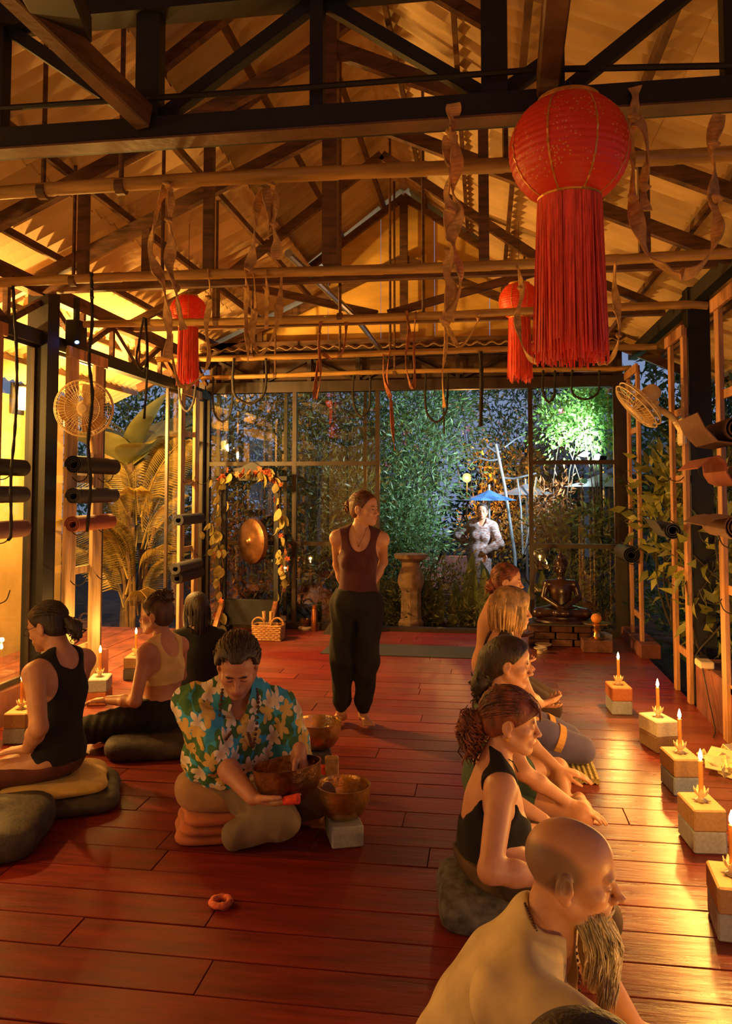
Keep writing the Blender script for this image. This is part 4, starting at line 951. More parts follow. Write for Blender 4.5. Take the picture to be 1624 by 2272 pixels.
GARDEN = [  # px, py, depth Y, radii, leaves, leaf length/width, kind, label
    (905, 1000, 12.6, (1.05, .9, 1.55), 5200, .15, .028, 'oleander', 'tall narrow-leaved shrub with pink flowers left in the opening', 14),
    (950, 930, 13.6, (.95, .7, 1.5), 3200, .14, .026, 'oleander', 'narrow-leaved shrub with a few pink blossoms mid opening', 6),
    (740, 960, 12.2, (1.0, .8, 1.5), 3800, .14, .03, 'olive', 'olive leaved shrub behind the left glass beside the opening', 0),
    (560, 960, 11.8, (1.0, .8, 1.5), 3600, .15, .035, 'olive', 'olive leaved shrub behind the glass over the gong', 0),
    (650, 1120, 11.2, (1.2, .6, .9), 3200, .13, .035, 'olive', 'bushy olive shrub behind the glass at window height', 0),
    (530, 1260, 11.0, (.9, .5, .8), 2400, .12, .03, 'rust', 'rusty brown low shrub behind the gong', 0),
    (700, 1290, 11.0, (.8, .5, .7), 2200, .12, .03, 'olive', 'low olive shrub at the foot of the left glass', 0),
    (890, 1180, 11.6, (.75, .6, .8), 3200, .12, .028, 'oleander', 'dark bushy shrub behind the standing woman\'s shoulder', 0),
    (1085, 900, 15.2, (1.1, .9, 1.3), 1300, .15, .05, 'dark', 'dark open tree with sky between its leaves', 0),
    (1200, 925, 17.0, (1.4, .9, 1.3), 1500, .14, .05, 'dark', 'sparse dark tree behind the glass frame', 0),
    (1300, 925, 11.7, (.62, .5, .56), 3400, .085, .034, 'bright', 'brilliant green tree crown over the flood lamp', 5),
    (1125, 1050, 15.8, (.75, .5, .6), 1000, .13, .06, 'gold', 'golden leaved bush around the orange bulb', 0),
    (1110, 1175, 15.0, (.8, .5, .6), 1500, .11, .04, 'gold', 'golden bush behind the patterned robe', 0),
    (1290, 1200, 11.3, (.8, .4, .5), 1300, .13, .04, 'olive', 'yellow-green bush behind the statue', 0),
    (1225, 1120, 11.9, (.3, .3, .7), 420, .12, .03, 'rust', 'thin reddish shrub left behind the statue', 0),
    (1000, 1335, 10.5, (.95, .35, .42), 3200, .10, .024, 'olive', 'low grassy bed at the edge of the opening', 0),
    (890, 1330, 10.6, (.5, .35, .45), 1600, .11, .035, 'olive', 'low bush beside the stone pedestal', 0),
    (1300, 1330, 10.6, (.8, .4, .45), 1700, .11, .03, 'olive', 'low bed of leaves behind the statue plinth', 0),
    (1470, 1080, 9.3, (.7, .8, 1.2), 2600, .12, .05, 'dark', 'dark tall shrub outside the right racks', 0),
    (1450, 1130, 8.2, (.55, .5, .75), 800, .17, .075, 'yellow', 'broad yellow-leaved shrub below the right fan', 0),
    (1560, 1270, 6.7, (.45, .45, .7), 420, .17, .08, 'yellow', 'broad yellow-leaved plant beyond the right rack', 0),
    (1590, 830, 6.0, (.35, .4, .35), 130, .17, .085, 'olive', 'branch of broad leaves at the upper right edge', 0),
    (1470, 1340, 9.6, (.7, .6, .7), 1900, .11, .03, 'oleander', 'grey-green low shrub outside right of the corner post', 0),
    (1590, 1430, 7.2, (.5, .6, .6), 1200, .13, .045, 'dark', 'dark low plant beyond the red kerb', 0),
    (300, 1000, 11.5, (1.0, .6, 1.3), 1800, .15, .04, 'dark', 'dark shrub behind the palm at the left', 0)]
for i, (px, py, Y, rad, n, L, w, kd, lab, fl_) in enumerate(GARDEN):
    c_ = P(px, py, Y=Y)
    if px > 1400: c_.x = max(c_.x, 1.75 + rad[0]*(.55 if kd == 'yellow' else 1.1))
    shrub(c_, rad, n, L, w, kd, lab, 100+i, flowers=fl_, clumps=12 if n < 500 else 30)
# distant hedge and huts close the view
for i, (x, Y, r, kd, lab) in enumerate(((-7.5, 17.5, (2.6, 1, 2.3), 'dark', 'far dark hedge at the left'), (-3.2, 18.5, (2.6, 1, 2.2), 'dark', 'far dark hedge behind the gong window'), (1.0, 19.5, (2.2, 1, 1.5), 'dark', 'far dark hedge behind the umbrellas'), (6.2, 15.5, (2.4, 1, 2.2), 'dark', 'far dark hedge at the right'), (4.2, 8.6, (1.0, 2.6, 2.3), 'dark', 'dark hedge along the right side'), (3.0, 12.0, (1.2, .8, 3.2), 'dark', 'tall dark hedge behind the right corner post'))):
    shrub((x, Y, r[2]*.75), r, 3400, .2, .08, kd, lab, 300+i, clumps=40)
M_STONE = mat('carved_sandstone', (.33, .19, .10), .85, 0, .25, 9, .4, 30)
q = P(912, 1385, Y=10.25)
q = V(q.x, 10.25, -.17)
pd = thing('stone_pedestal', 'waisted sandstone pedestal in the garden by the opening', 'pedestal', q)
MB().lathe([(.16, 0), (.16, .16), (.13, .20), (.125, .55), (.15, .60)], q, 8).build('shaft', M_STONE, pd); MB().lathe([(.15, .60), (.17, .66), (.165, .74), (.115, .86), (.12, .92), (.21, .97), (.22, 1.02), (0, 1.02)], q, 20).build('capital', M_STONE, pd, True)
a = P(870, 1232, Y=13.0); b = P(1030, 1232, Y=13.0)
o = MB().box(((a.x+b.x)/2-.1, 13.0, a.z-.6), (b.x-a.x+.5, .14, 1.2)).build('garden_wall', M_CONC); tag(o, 'low red garden wall behind the pedestal', 'wall')
# large upright blades in the bed
M_CANNA = mat('canna_leaf', (.16, .18, .05), .45, 0, .2, 6, trans=.3)
blade_me = leaf_mesh('blade', 1.0, .24, .10, 8, .25)
def blades(base, items, label, m=M_CANNA, seed=0):
    t = thing('broad_leaf_plant', label, 'plant', base, 'broad leaved plants in the garden'); r2 = random.Random(seed)
    for (dx, h, lean, rz) in items:
        o = link('leaf', blade_me, m, t, loc=(dx, r2.uniform(-.1, .1), 0)); o.scale = (h*r2.uniform(.8, 1.1), h, h); o.rotation_euler = (PI/2 - lean, 0, rz)
for px, hs, lab, sd in ((960, (.62, .55, .5), 'upright broad blades in the bed left of the robe', 1), (1085, (.75, .62, .7, .5), 'tall broad blades in front of the patterned robe', 2), (1140, (.6, .7, .45), 'broad blades right of the patterned robe', 3), (1215, (.5, .6), 'broad blades behind the glass left of the statue', 4), (1015, (.45, .4, .5), 'shorter blades between pedestal and robe', 5)):
    p = P(px, 1380, Y=10.4); blades(V(p.x, 10.4, -.17), [(-.2+.14*i, h*1.35, .15*(i % 3)-.1, .7*(i-1)) for i, h in enumerate(hs)], lab, seed=sd)
# palm and banana at the left
M_PALM = mat('palm_leaflet', (.30, .22, .05), .5, 0, .25, 3, trans=.3, island=.3)
def frond_mesh(name, L, n=34, lw=.30):
    mb = MB(); pts = [V(0, L*q, .9*L*q*(1-q)*1.0) for q in [i/10 for i in range(11)]]
    mb.tube(pts, [.014*(1-.8*i/10)+.002 for i in range(11)], 5)
    for i in range(n):
        q = .16 + .82*i/n; p = V(0, L*q, .9*L*q*(1-q)); ll = lw*math.sin(PI*(.12+.85*q*.95))**.7*L
        for sd in (-1, 1):
            d = V(sd*.80, .55, -.12)*ll; mb.strip([p, p+d*.5+V(0, 0, .02), p+d+V(0, 0, -.10*ll/.3)], [.008, .026, .004], V(0, 1, .3), .0015)
    return mb.mesh(name)
fr_me = frond_mesh('frond', 1.35)
def palm(base, label, items, seed):
    t = thing('areca_palm', label, 'palm', base, 'palms beyond the left opening'); r2 = random.Random(seed)
    for k in range(5):
        a = r2.uniform(0, 6.28); MB().tube(spline([V(*base)+V(.1*math.cos(a), .1*math.sin(a), 0), V(*base)+V(.16*math.cos(a), .16*math.sin(a), .7), V(*base)+V(.3*math.cos(a), .3*math.sin(a), 1.3)], 5), .022, 7).build('cane', M_STEM, t)
    for (z, az, el, s_) in items:
        o = link('frond', fr_me, M_PALM, t, loc=(.15*math.sin(az), .15*math.cos(az), z)); o.scale = (s_, s_, s_); o.rotation_euler = (el, r2.uniform(-.3, .3), -az)
rp = random.Random(5)
b0 = P(300, 1400, X=-4.35)
palm(V(-4.35, b0.y, -.1), 'bushy areca palm filling the left opening', [(rp.uniform(.2, 1.5), k*2.399, rp.uniform(.35, 1.1), rp.uniform(.55, .95)) for k in range(26)], 5)
palm(V(-4.9, b0.y+1.4, -.1), 'taller areca palm behind the bushy one', [(rp.uniform(.8, 2.0), k*2.399, rp.uniform(.4, 1.1), rp.uniform(.7, 1.0)) for k in range(16)], 6)
M_BAN = mat('banana_leaf', (.24, .24, .07), .45, 0, .25, 3, trans=.35)
ban_me = leaf_mesh('banana_leaf', 1.0, .42, .35, 10, .22)
bt = thing('banana_plant', 'banana plant with broad leaves high in the left opening', 'plant', V(-4.6, 9.9, -.1))
MB().tube([V(-4.6, 9.9, -.1), V(-4.58, 9.9, 1.2), V(-4.56, 9.85, 2.1)], [.09, .07, .05], 10).build('stem', M_STEM, bt)
for (az, el, s_) in ((.4, .9, 1.3), (1.5, .7, 1.4), (2.5, .5, 1.2), (-.9, .8, 1.2), (1.9, 1.2, 1.1), (3.3, .6, 1.2)):
    o = link('leaf', ban_me, M_BAN, bt, loc=(.04, -.05, 2.1)); o.scale = (s_, s_, s_); o.rotation_euler = (el, .2, -az)
# lamps, umbrellas, trellis, huts
fld = thing('flood_lamp', 'white flood lamp under the brilliant green tree', 'lamp', V(FLOOD.x, FLOOD.y, -.17))
MB().tube([V(FLOOD.x, FLOOD.y+.06, -.17), V(FLOOD.x, FLOOD.y+.06, FLOOD.z)], .02, 8).build('pole', M_DARKSTEEL, fld)
QF = V(-2.4, 2.0, 1.0).to_track_quat('Y', 'Z').to_matrix()
MB().box(FLOOD, (.16, .06, .12), QF, .01).build('housing', M_DARKSTEEL, fld); MB().ell(FLOOD+V(-.05, -.03, .03), (.05, .05, .05), 14, 10).build('lens', emit('flood_lens', (.75, .92, 1.0), 40), fld, True)
bl = thing('garden_bulb', 'glowing orange bulb among the golden leaves', 'lamp', V(BULB.x, BULB.y, -.17))
MB().ell(BULB, (.085, .085, .085), 14, 10).build('globe', emit('orange_bulb', (1.0, .36, .05), 3.0), bl, True); MB().tube([V(BULB.x, BULB.y, -.17), BULB-V(0, 0, .09)], .015, 6).build('pole', M_DARKSTEEL, bl)
def umbrella(c, R, h, m, label, base_z=-.17):
    t = thing('garden_umbrella', label, 'umbrella', V(c.x, c.y, base_z), 'garden umbrellas')
    vs = [c+V(0, 0, h)]; n = 10; fs = []
    for ring, (rq, zq) in enumerate(((.5, .42), (1.0, 0))):
        for k in range(n): a = 2*PI*k/n; vs.append(c+V(R*rq*math.cos(a), R*rq*math.sin(a), h*zq))
    for k in range(n):
        fs += [(0, 1+k, 1+(k+1) % n), (1+k, 1+n+k, 1+n+(k+1) % n, 1+(k+1) % n)]
        a = 2*PI*k/n; MB().tube([c+V(0, 0, h-.03), c+V(R*.97*math.cos(a), R*.97*math.sin(a), -.012)], .008, 4).build('rib', M_DARKSTEEL, t)
    MB().add(vs, fs).build('canopy', m, t); MB().tube([V(c.x, c.y, base_z), c+V(0, 0, h+.08)], .022, 8).build('pole', M_STEEL, t)
umbrella(P(1085, 1110, Y=12.9), .44, .17, mat('blue_canvas', (.10, .26, .62), .8, 0, .1, 5, trans=.2), 'blue garden umbrella behind the patterned robe')
umbrella(P(1168, 1098, Y=14.2), .55, .2, mat('white_canvas', (.55, .57, .60), .8, 0, .1, 5, trans=.2), 'white garden umbrella behind the blue one')
umbrella(P(1340, 1080, Y=12.6), .60, .22, MATS['white_canvas'], 'white garden umbrella behind the right glass')
tl = thing('metal_trellis', 'pale metal pole frame standing in the garden', 'trellis', P(1140, 1195, Y=13.4))
M_PALE = mat('pale_galvanised_tube', (.42, .46, .48), .35, .6, .1, 10)
YT = 13.4
for pts in ([(1100, 985), (1120, 1080), (1142, 1230)], [(1120, 992), (1142, 975), (1166, 964)], [(1062, 1016), (1085, 1022), (1112, 1018)], [(1148, 1062), (1156, 1130), (1160, 1230)], [(1190, 1058), (1180, 1130), (1164, 1230)], [(1080, 990), (1098, 1002), (1112, 1002)], [(1116, 1060), (1140, 1062), (1190, 1050)]):
    MB().tube([P(a, b, Y=YT) for a, b in pts], .028 if len(tl.children) == 0 else .016, 8).build('tube', M_PALE, tl)
MB().tube([V(P(1142, 1230, Y=YT).x, YT, P(1142, 1230, Y=YT).z), V(P(1146, 1300, Y=YT).x, YT, -.17)], .028, 8).build('tube', M_PALE, tl)
def hut(c, w, d, h, rh, label):
    t = thing('garden_hut', label, 'hut', c, 'huts at the end of the garden'); c = Vector(c)
    M_W = mat('hut_wall', (.16, .12, .10), .8, 0, .2, 4); M_R = mat('blue_grey_roof', (.22, .26, .32), .7, 0, .2, 4)
    MB().box(c+V(0, 0, h/2), (w, d, h)).build('wall', M_W, t)
    for sg in (-1, 1):
        MB().beam(c+V(0, sg*.02, h+rh), c+V(0, sg*(d/2+.5), h-.1), w+.8, .06).build('roof', M_R, t)
    for k in range(3):
        f = MB().box(c+V(-w/3+k*w/3, -d/2-.02, h*.55), (w*.18, .04, h*.4)).build('window', MATS['hut_wall'], t); MB().box(c+V(-w/3+k*w/3, -d/2-.045, h*.55), (w*.14, .01, h*.33)).build('pane', GLASS, f)
hut((3.6, 21.5, -.17), 4.2, 2.6, 2.3, 1.2, 'grey roofed hut far behind the right glass')
hut((-3.9, 24.5, -.17), 4.0, 2.6, 2.0, 1.0, 'grey roofed hut far behind the oleanders')
# porch lamps outside the left glass
for (c, lab) in ((P(48, 885, X=-5.0), 'square orange porch lamp on the ochre wall'), (P(402, 945, X=-4.9), 'orange porch lamp near the far left rack'), (P(398, 1040, X=-4.95), 'small lower porch lamp near the far left rack'), (V(-3.97, 7.2, 2.36), 'porch lamp under the eaves behind the left fan')):
    big = lab.startswith('square'); s_ = 1.0 if big else .55
    t = thing('porch_lamp', lab, 'lamp', c, 'porch lamps outside the left glass')
    MB().box(c+V(-.05*s_, 0, 0), (.03, .24*s_, .34*s_), bev=.006).build('back_plate', M_DARKSTEEL, t); MB().box(c+V(.02*s_, 0, 0), (.10*s_, .17*s_, .24*s_), bev=.012).build('shade', emit('porch_shade', (1.0, .50, .10), 10), t)
    MB().box(c+V(.02*s_, 0, .14*s_), (.14*s_, .20*s_, .03*s_)).build('cap', M_DARKSTEEL, t)
    if 'eaves' in lab: MB().tube([c+V(0, 0, .08), V(c.x, c.y, 3.16)], .008, 6).build('hanger', M_DARKSTEEL, t)
# ------------------------------------------------------------------ implicit-surface figures
def A3(*a): return np.array(a if len(a) == 3 else a[0], dtype=np.float64)
def cap(a, b, ra, rb=None, k=.02): return ['c', A3(a), A3(b), ra, ra if rb is None else rb, k, 1]
def ell(c, r, R=None, k=.02): return ['e', A3(c), A3(r), np.eye(3) if R is None else R, 0, k, 1]
def sub(p, k=None): q = list(p); q[6] = -1; q[5] = p[5] if k is None else k; return q
def grow(prims, d, kinds=None):
    out = []
    for p in prims:
        q = list(p)
        if q[0] == 'c': q[3] = p[3]+d; q[4] = p[4]+d
        else: q[2] = p[2]+d
        out.append(q)
    return out
def pbox(p):
    if p[0] == 'c':
        return np.minimum(p[1]-p[3], p[2]-p[4]), np.maximum(p[1]+p[3], p[2]+p[4])
    e = np.sqrt(((p[3]*p[2][None, :])**2).sum(1)); return p[1]-e, p[1]+e
def field(prims, h, cuts=(), pad=None):
    lo = np.min([pbox(p)[0] for p in prims if p[6] > 0], 0) - 3*h - .01; hi = np.max([pbox(p)[1] for p in prims if p[6] > 0], 0) + 3*h + .01
    n = np.ceil((hi-lo)/h).astype(int) + 1
    D = np.full(tuple(n), .2, np.float32); ax = [(lo[i] + h*np.arange(n[i])).astype(np.float32) for i in range(3)]
    for p in prims:
        b0, b1 = pbox(p); mg = p[5] + 2.5*h
        i0 = np.maximum(0, np.floor((b0-mg-lo)/h).astype(int)); i1 = np.minimum(n, np.ceil((b1+mg-lo)/h).astype(int)+1)
        if np.any(i1 <= i0): continue
        sl = tuple(slice(a, b) for a, b in zip(i0, i1))
        X, Y, Z = ax[0][sl[0]][:, None, None], ax[1][sl[1]][None, :, None], ax[2][sl[2]][None, None, :]
        if p[0] == 'c':
            a, b = p[1], p[2]; ba = b-a; L2 = max(float(ba@ba), 1e-9)
            x, y, z = X-a[0], Y-a[1], Z-a[2]
            t = np.clip((x*ba[0]+y*ba[1]+z*ba[2])/L2, 0, 1)
            d = np.sqrt((x-t*ba[0])**2 + (y-t*ba[1])**2 + (z-t*ba[2])**2) - (p[3] + (p[4]-p[3])*t)
        else:
            R = p[3]; x, y, z = X-p[1][0], Y-p[1][1], Z-p[1][2]; r = p[2]
            q = [(x*R[0, i]+y*R[1, i]+z*R[2, i])/r[i] for i in range(3)]
            k0 = np.sqrt(q[0]**2+q[1]**2+q[2]**2); k1 = np.sqrt((q[0]/r[0])**2+(q[1]/r[1])**2+(q[2]/r[2])**2) + 1e-6
            d = k0*(k0-1)/k1
        A = D[sl]; k = max(p[5], 1e-4)
        if p[6] > 0: hh = np.clip(.5+.5*(d-A)/k, 0, 1); D[sl] = d + (A-d)*hh - k*hh*(1-hh)
        else: d = -d; hh = np.clip(.5-.5*(d-A)/k, 0, 1); D[sl] = d + (A-d)*hh + k*hh*(1-hh)
    for c in cuts:
        p0, nn = A3(c[0]), A3(c[1]); nn = nn/np.linalg.norm(nn)
        d = (ax[0]-p0[0])[:, None, None]*nn[0] + (ax[1]-p0[1])[None, :, None]*nn[1] + (ax[2]-p0[2])[None, None, :]*nn[2]
        D = np.maximum(D, d.astype(np.float32))
    return D, lo
def surf(D, lo, h):
    """naive surface nets"""
    S = D < 0; n = np.array(D.shape)
    c = np.zeros(tuple(n-1), np.uint8)
    for i in (0, 1):
        for j in (0, 1):
            for k in (0, 1): c += S[i:n[0]-1+i, j:n[1]-1+j, k:n[2]-1+k]
    act = (c > 0) & (c < 8); ijk = np.argwhere(act); idx = np.full(act.shape, -1, np.int32); idx[act] = np.arange(len(ijk))
    acc = np.zeros((len(ijk), 3)); cnt = np.zeros(len(ijk)); cor = [(i, j, k) for i in (0, 1) for j in (0, 1) for k in (0, 1)]
    val = {q: D[ijk[:, 0]+q[0], ijk[:, 1]+q[1], ijk[:, 2]+q[2]] for q in cor}
    for a in cor:
        for d in range(3):
            if a[d]: continue
            b = list(a); b[d] = 1; b = tuple(b); va, vb = val[a], val[b]; m = (va < 0) != (vb < 0)
            t = np.where(m, va/np.where(m, va-vb, 1), 0)
            for e in range(3): acc[:, e] += np.where(m, a[e] + (t if e == d else 0), 0)
            cnt += m
    v = (ijk + acc/cnt[:, None])*h + lo
    F = []
    for d in range(3):
        s0 = [slice(None)]*3; s1 = [slice(None)]*3; s0[d] = slice(0, n[d]-1); s1[d] = slice(1, n[d])
        a, b = S[tuple(s0)], S[tuple(s1)]; e = np.argwhere(a != b); u, w = (d+1) % 3, (d+2) % 3
        e = e[(e[:, u] > 0) & (e[:, w] > 0) & (e[:, u] < n[u]-1) & (e[:, w] < n[w]-1)]
        fl_ = a[tuple(e.T)]
        def at(du, dw): q = e.copy(); q[:, u] -= du; q[:, w] -= dw; return idx[tuple(q.T)]
        Q = np.stack([at(1, 1), at(0, 1), at(0, 0), at(1, 0)], 1); Q[~fl_] = Q[~fl_][:, ::-1]; F.append(Q)
    return v, np.concatenate(F)
def np_mesh(name, v, f, smooth=True):
    me = bpy.data.meshes.new(name); me.vertices.add(len(v)); me.vertices.foreach_set('co', v.astype(np.float32).ravel())
    me.loops.add(f.size); me.loops.foreach_set('vertex_index', f.ravel().astype(np.int32)); me.polygons.add(len(f)); k = f.shape[1]
    me.polygons.foreach_set('loop_start', np.arange(0, f.size, k, dtype=np.int32)); me.polygons.foreach_set('loop_total', np.full(len(f), k, np.int32))
    if smooth: me.polygons.foreach_set('use_smooth', np.ones(len(f), bool))
    me.update(calc_edges=True); return me
def solid(name, prims, h, m, parent=None, cuts=(), extra=None, paint=None, base=None, relax=1, fold=0.0):
    D, lo = field(prims, h, cuts)
    if fold:                                     # soft folds in cloth
        rg = np.random.default_rng(len(name)+int(abs(lo[0])*100)); ax = [(lo[i]+h*np.arange(D.shape[i])).astype(np.float32) for i in range(3)]
        for _ in range(4):
            kx, ky, kz = rg.normal(size=3)*np.array([34, 34, 20]); D += (fold*.5*np.sin(kx*ax[0][:, None, None] + ky*ax[1][None, :, None] + kz*ax[2][None, None, :] + rg.uniform(0, 6))).astype(np.float32)
    v, f = surf(D, lo, h)
    for _ in range(relax):                       # light Laplacian relax takes out the grid steps
        e = np.concatenate([f[:, [0, 1]], f[:, [1, 2]], f[:, [2, 3]], f[:, [3, 0]]]); s = np.zeros_like(v); c = np.bincount(e[:, 0], minlength=len(v))
        for i in range(3): s[:, i] = np.bincount(e[:, 0], v[e[:, 1], i], len(v))
        v = np.where(c[:, None] > 0, .5*v + .5*s/np.maximum(c, 1)[:, None], v)
    if extra is not None and extra.v:
        me0 = np_mesh(name+'_core', v, f); bm = bmesh.new(); bm.from_mesh(me0)
        me1 = extra.mesh(name+'_strands', 'all'); bm.from_mesh(me1); me = bpy.data.meshes.new(name); bm.to_mesh(me); bm.free(); me.update()
        bpy.data.meshes.remove(me0); bpy.data.meshes.remove(me1)
    else: me = np_mesh(name, v, f)
    if base is not None:
        col = np.tile(np.array([*base, 1.0]), (len(v), 1))
        for (c, R, r, cc, soft) in (paint or []):
            q = ((v-c)@R)/np.array(r); d = np.sqrt((q**2).sum(1)); w = np.clip((1+soft-d)/max(soft, 1e-3)/1.0, 0, 1); w = w*w*(3-2*w)
            col[:, :3] += (np.array(cc)-col[:, :3])*w[:, None]
        a = me.color_attributes.new('Col', 'FLOAT_COLOR', 'POINT'); a.data.foreach_set('color', col.astype(np.float32).ravel())
    return link(name, me, m, parent)
def skin_mat():
    m, N, L, b = nt('skin'); MATS['skin'] = m
    at = N.new('ShaderNodeAttribute'); at.attribute_name = 'Col'; tc = N.new('ShaderNodeTexCoord')
    no = N.new('ShaderNodeTexNoise'); no.inputs['Scale'].default_value = 22; no.inputs['Detail'].default_value = 5; L.new(tc.outputs['Object'], no.inputs['Vector'])
    mr = N.new('ShaderNodeMapRange'); mr.inputs[3].default_value = .84; mr.inputs[4].default_value = 1.14; L.new(no.outputs[0], mr.inputs[0])
    hs = N.new('ShaderNodeHueSaturation'); L.new(at.outputs['Color'], hs.inputs['Color']); L.new(mr.outputs[0], hs.inputs['Value']); L.new(hs.outputs[0], b.inputs['Base Color'])
    b.inputs['Roughness'].default_value = .48; b.inputs['Specular IOR Level'].default_value = .4
    b.inputs['Subsurface Weight'].default_value = .12; b.inputs['Subsurface Radius'].default_value = (.012, .005, .003); b.inputs['Subsurface Scale'].default_value = 1.0
    n2 = N.new('ShaderNodeTexNoise'); n2.inputs['Scale'].default_value = 180; L.new(tc.outputs['Object'], n2.inputs['Vector'])
    bp = N.new('ShaderNodeBump'); bp.inputs['Strength'].default_value = .12; bp.inputs['Distance'].default_value = .004; L.new(n2.outputs[0], bp.inputs['Height']); L.new(bp.outputs[0], b.inputs['Normal'])
    return m
M_SKIN = skin_mat()
def hairm(nm, c, r=.55): return mat(nm, c, r, 0, .45, 26, .6, 90, (1, 1, .35), island=.45)
def cloth(nm, c, var=.12, sc=10, rough=.85, bump=.25): return mat(nm, c, rough, 0, var, sc, bump, 26, sheen=.1)
# ---- head in its own frame: x right, y forward, z up, eyes at z = 0
def Rm(fwd, up=(0, 0, 1), roll=0.0):
    f = A3(fwd); f = f/np.linalg.norm(f); u = A3(up); x = np.cross(f, u); x /= np.linalg.norm(x); u = np.cross(x, f)
    R = np.stack([x, f, u], 1)
    if roll: c, s = math.cos(roll), math.sin(roll); R = R @ np.array([[c, 0, s], [0, 1, 0], [-s, 0, c]])
    return R
def head_prims(C, R, s, male=False, ears=True, nose=1.0, jaw=1.0):
    w = lambda *p: C + R@(np.array(p)*s)
    e = lambda c, r, k=.012: ell(w(*c), np.array(r)*s, R, k*s)
    g = lambda a, b, r1, r2=None, k=.01: cap(w(*a), w(*b), r1*s, (r2 if r2 is not None else r1)*s, k*s)
    P_ = [e((0, -.014, .030), (.075, .094, .084), .02), e((0, .030, .045), (.064, .058, .052), .02), e((0, .030, -.030), (.060, .062, .080), .025)]
    for sx in (-1, 1):
        P_ += [g((sx*.052*jaw, .000, -.052), (sx*.018, .066, -.098), .020*jaw, .018, .02), e((sx*.042, .056, -.024), (.022, .024, .020), .018)]
    P_ += [e((0, .078, -.098), (.021*jaw, .019, .017), .018), g((-.034, .083, .016), (.034, .083, .016), .0115 if male else .009, None, .014)]
    for sx in (-1, 1):
        P_ += [sub(e((sx*.031, .100, -.002), (.020, .016, .0125), .014)), e((sx*.031, .0785, -.003), (.0145, .0135, .0120), .004)]
    P_ += [g((0, .088, .006), (0, .109, -.028), .0075, .0095, .009), e((0, .1115*(.9+.1*nose), -.034), (.0105*nose, .0115*nose, .0095), .006)]
    for sx in (-1, 1): P_.append(e((sx*.0115, .101, -.038), (.0075*nose, .0095, .0070), .005))
    P_ += [e((0, .085, -.064), (.030, .018, .020), .014), g((-.018, .0925, -.0655), (0, .1005, -.0625), .0046, .0058, .004), g((.018, .0925, -.0655), (0, .1005, -.0625), .0046, .0058, .004), g((-.014, .0945, -.0735), (.014, .0945, -.0735), .0062, None, .004),
           sub(g((-.020, .103, -.0685), (.020, .103, -.0685), .0022, None, .003))]
    if ears:
        for sx in (-1, 1):
            P_ += [e((sx*.078, -.012, -.008), (.0105, .0195, .033), .005), e((sx*.075, -.006, -.033), (.008, .011, .013), .006), sub(e((sx*.0935, -.008, -.002), (.0135, .0115, .0205), .003)), e((sx*.081, .004, -.012), (.005, .006, .010), .004)]
    return P_
def head_paint(C, R, s, brow, lip, beard=None, open_eye=False, stubble=None):
    w = lambda *p: C + R@(np.array(p)*s); out = []
    if stubble is not None:
        out.append((w(0, -.040, .020), R, np.array((.10, .070, .048))*s, stubble, .35))
    if beard is not None: out.append((w(0, .058, -.090), R, np.array((.055, .05, .030))*s, beard, .35))
    for sx in (-1, 1):
        out.append((w(sx*.032, .094, .019), R, np.array((.019, .012, .0042))*s, brow, .6))
        out.append((w(sx*.031, .092, -.0045), R, np.array((.0145, .010, .0022))*s, (.035, .02, .015), .6))
        if open_eye: out.append((w(sx*.031, .0915, -.002), R, np.array((.0055, .006, .0045))*s, (.05, .03, .02), .3))
    out.append((w(0, .099, -.0685), R, np.array((.021, .010, .0095))*s, lip, .35)); return out
def hand_prims(wr, d, n, side, s=1.0, curl=.35, spread=.0, k=.007, thumb=1.0):
    """wr wrist, d finger direction, n palm normal, side vector towards the thumb"""
    d = A3(d)/np.linalg.norm(d); n = A3(n); n = n - d*(n@d); n /= np.linalg.norm(n); l = np.cross(d, n)*1.0
    if l@A3(side) < 0: l = -l
    out = []; wr = A3(wr)
    for i, (o, L) in enumerate(((.029, .92), (.010, 1.0), (-.0095, .95), (-.028, .76))):
        a = wr + l*o*.55*s + d*.006*s; b = wr + d*(.088 - .004*abs(i-1))*s + l*o*s; out.append(cap(a, b, .0135*s, .0105*s, .012*s))
        p = b; ang = curl*.6; dd = d + l*spread*(1.5-i)
        for j, ln in enumerate((.042, .027, .021)):
            di = dd*math.cos(ang) + n*math.sin(ang); q = p + di/np.linalg.norm(di)*ln*L*s; out.append(cap(p, q, (.0092-.0008*j)*s, (.0086-.0010*j)*s, .004*s if j == 0 else .002*s)); p = q; ang += curl
    a = wr + d*.022*s + l*.018*s + n*.006*s; b = a + (d*.030 + l*.030*thumb + n*.010)*s; c = b + (d*.032 + l*.012*thumb + n*.008)*s; e = c + (d*.026 + l*.002 + n*.006)*s
    out += [cap(a, b, .0135*s, .0115*s, .008*s), cap(b, c, .0112*s, .0100*s, .004*s), cap(c, e, .0100*s, .0080*s, .003*s)]
    return out
def ik(a, b, l1, l2, pole):
    a, b, pole = A3(a), A3(b), A3(pole); d = b-a; L = np.linalg.norm(d); L_ = min(L, (l1+l2)*.998); u = d/L
    x = (l1*l1 - l2*l2 + L_*L_)/(2*L_); hgt = math.sqrt(max(l1*l1-x*x, 0)); p = pole - u*(pole@u); p /= np.linalg.norm(p)
    return a + u*x + p*hgt
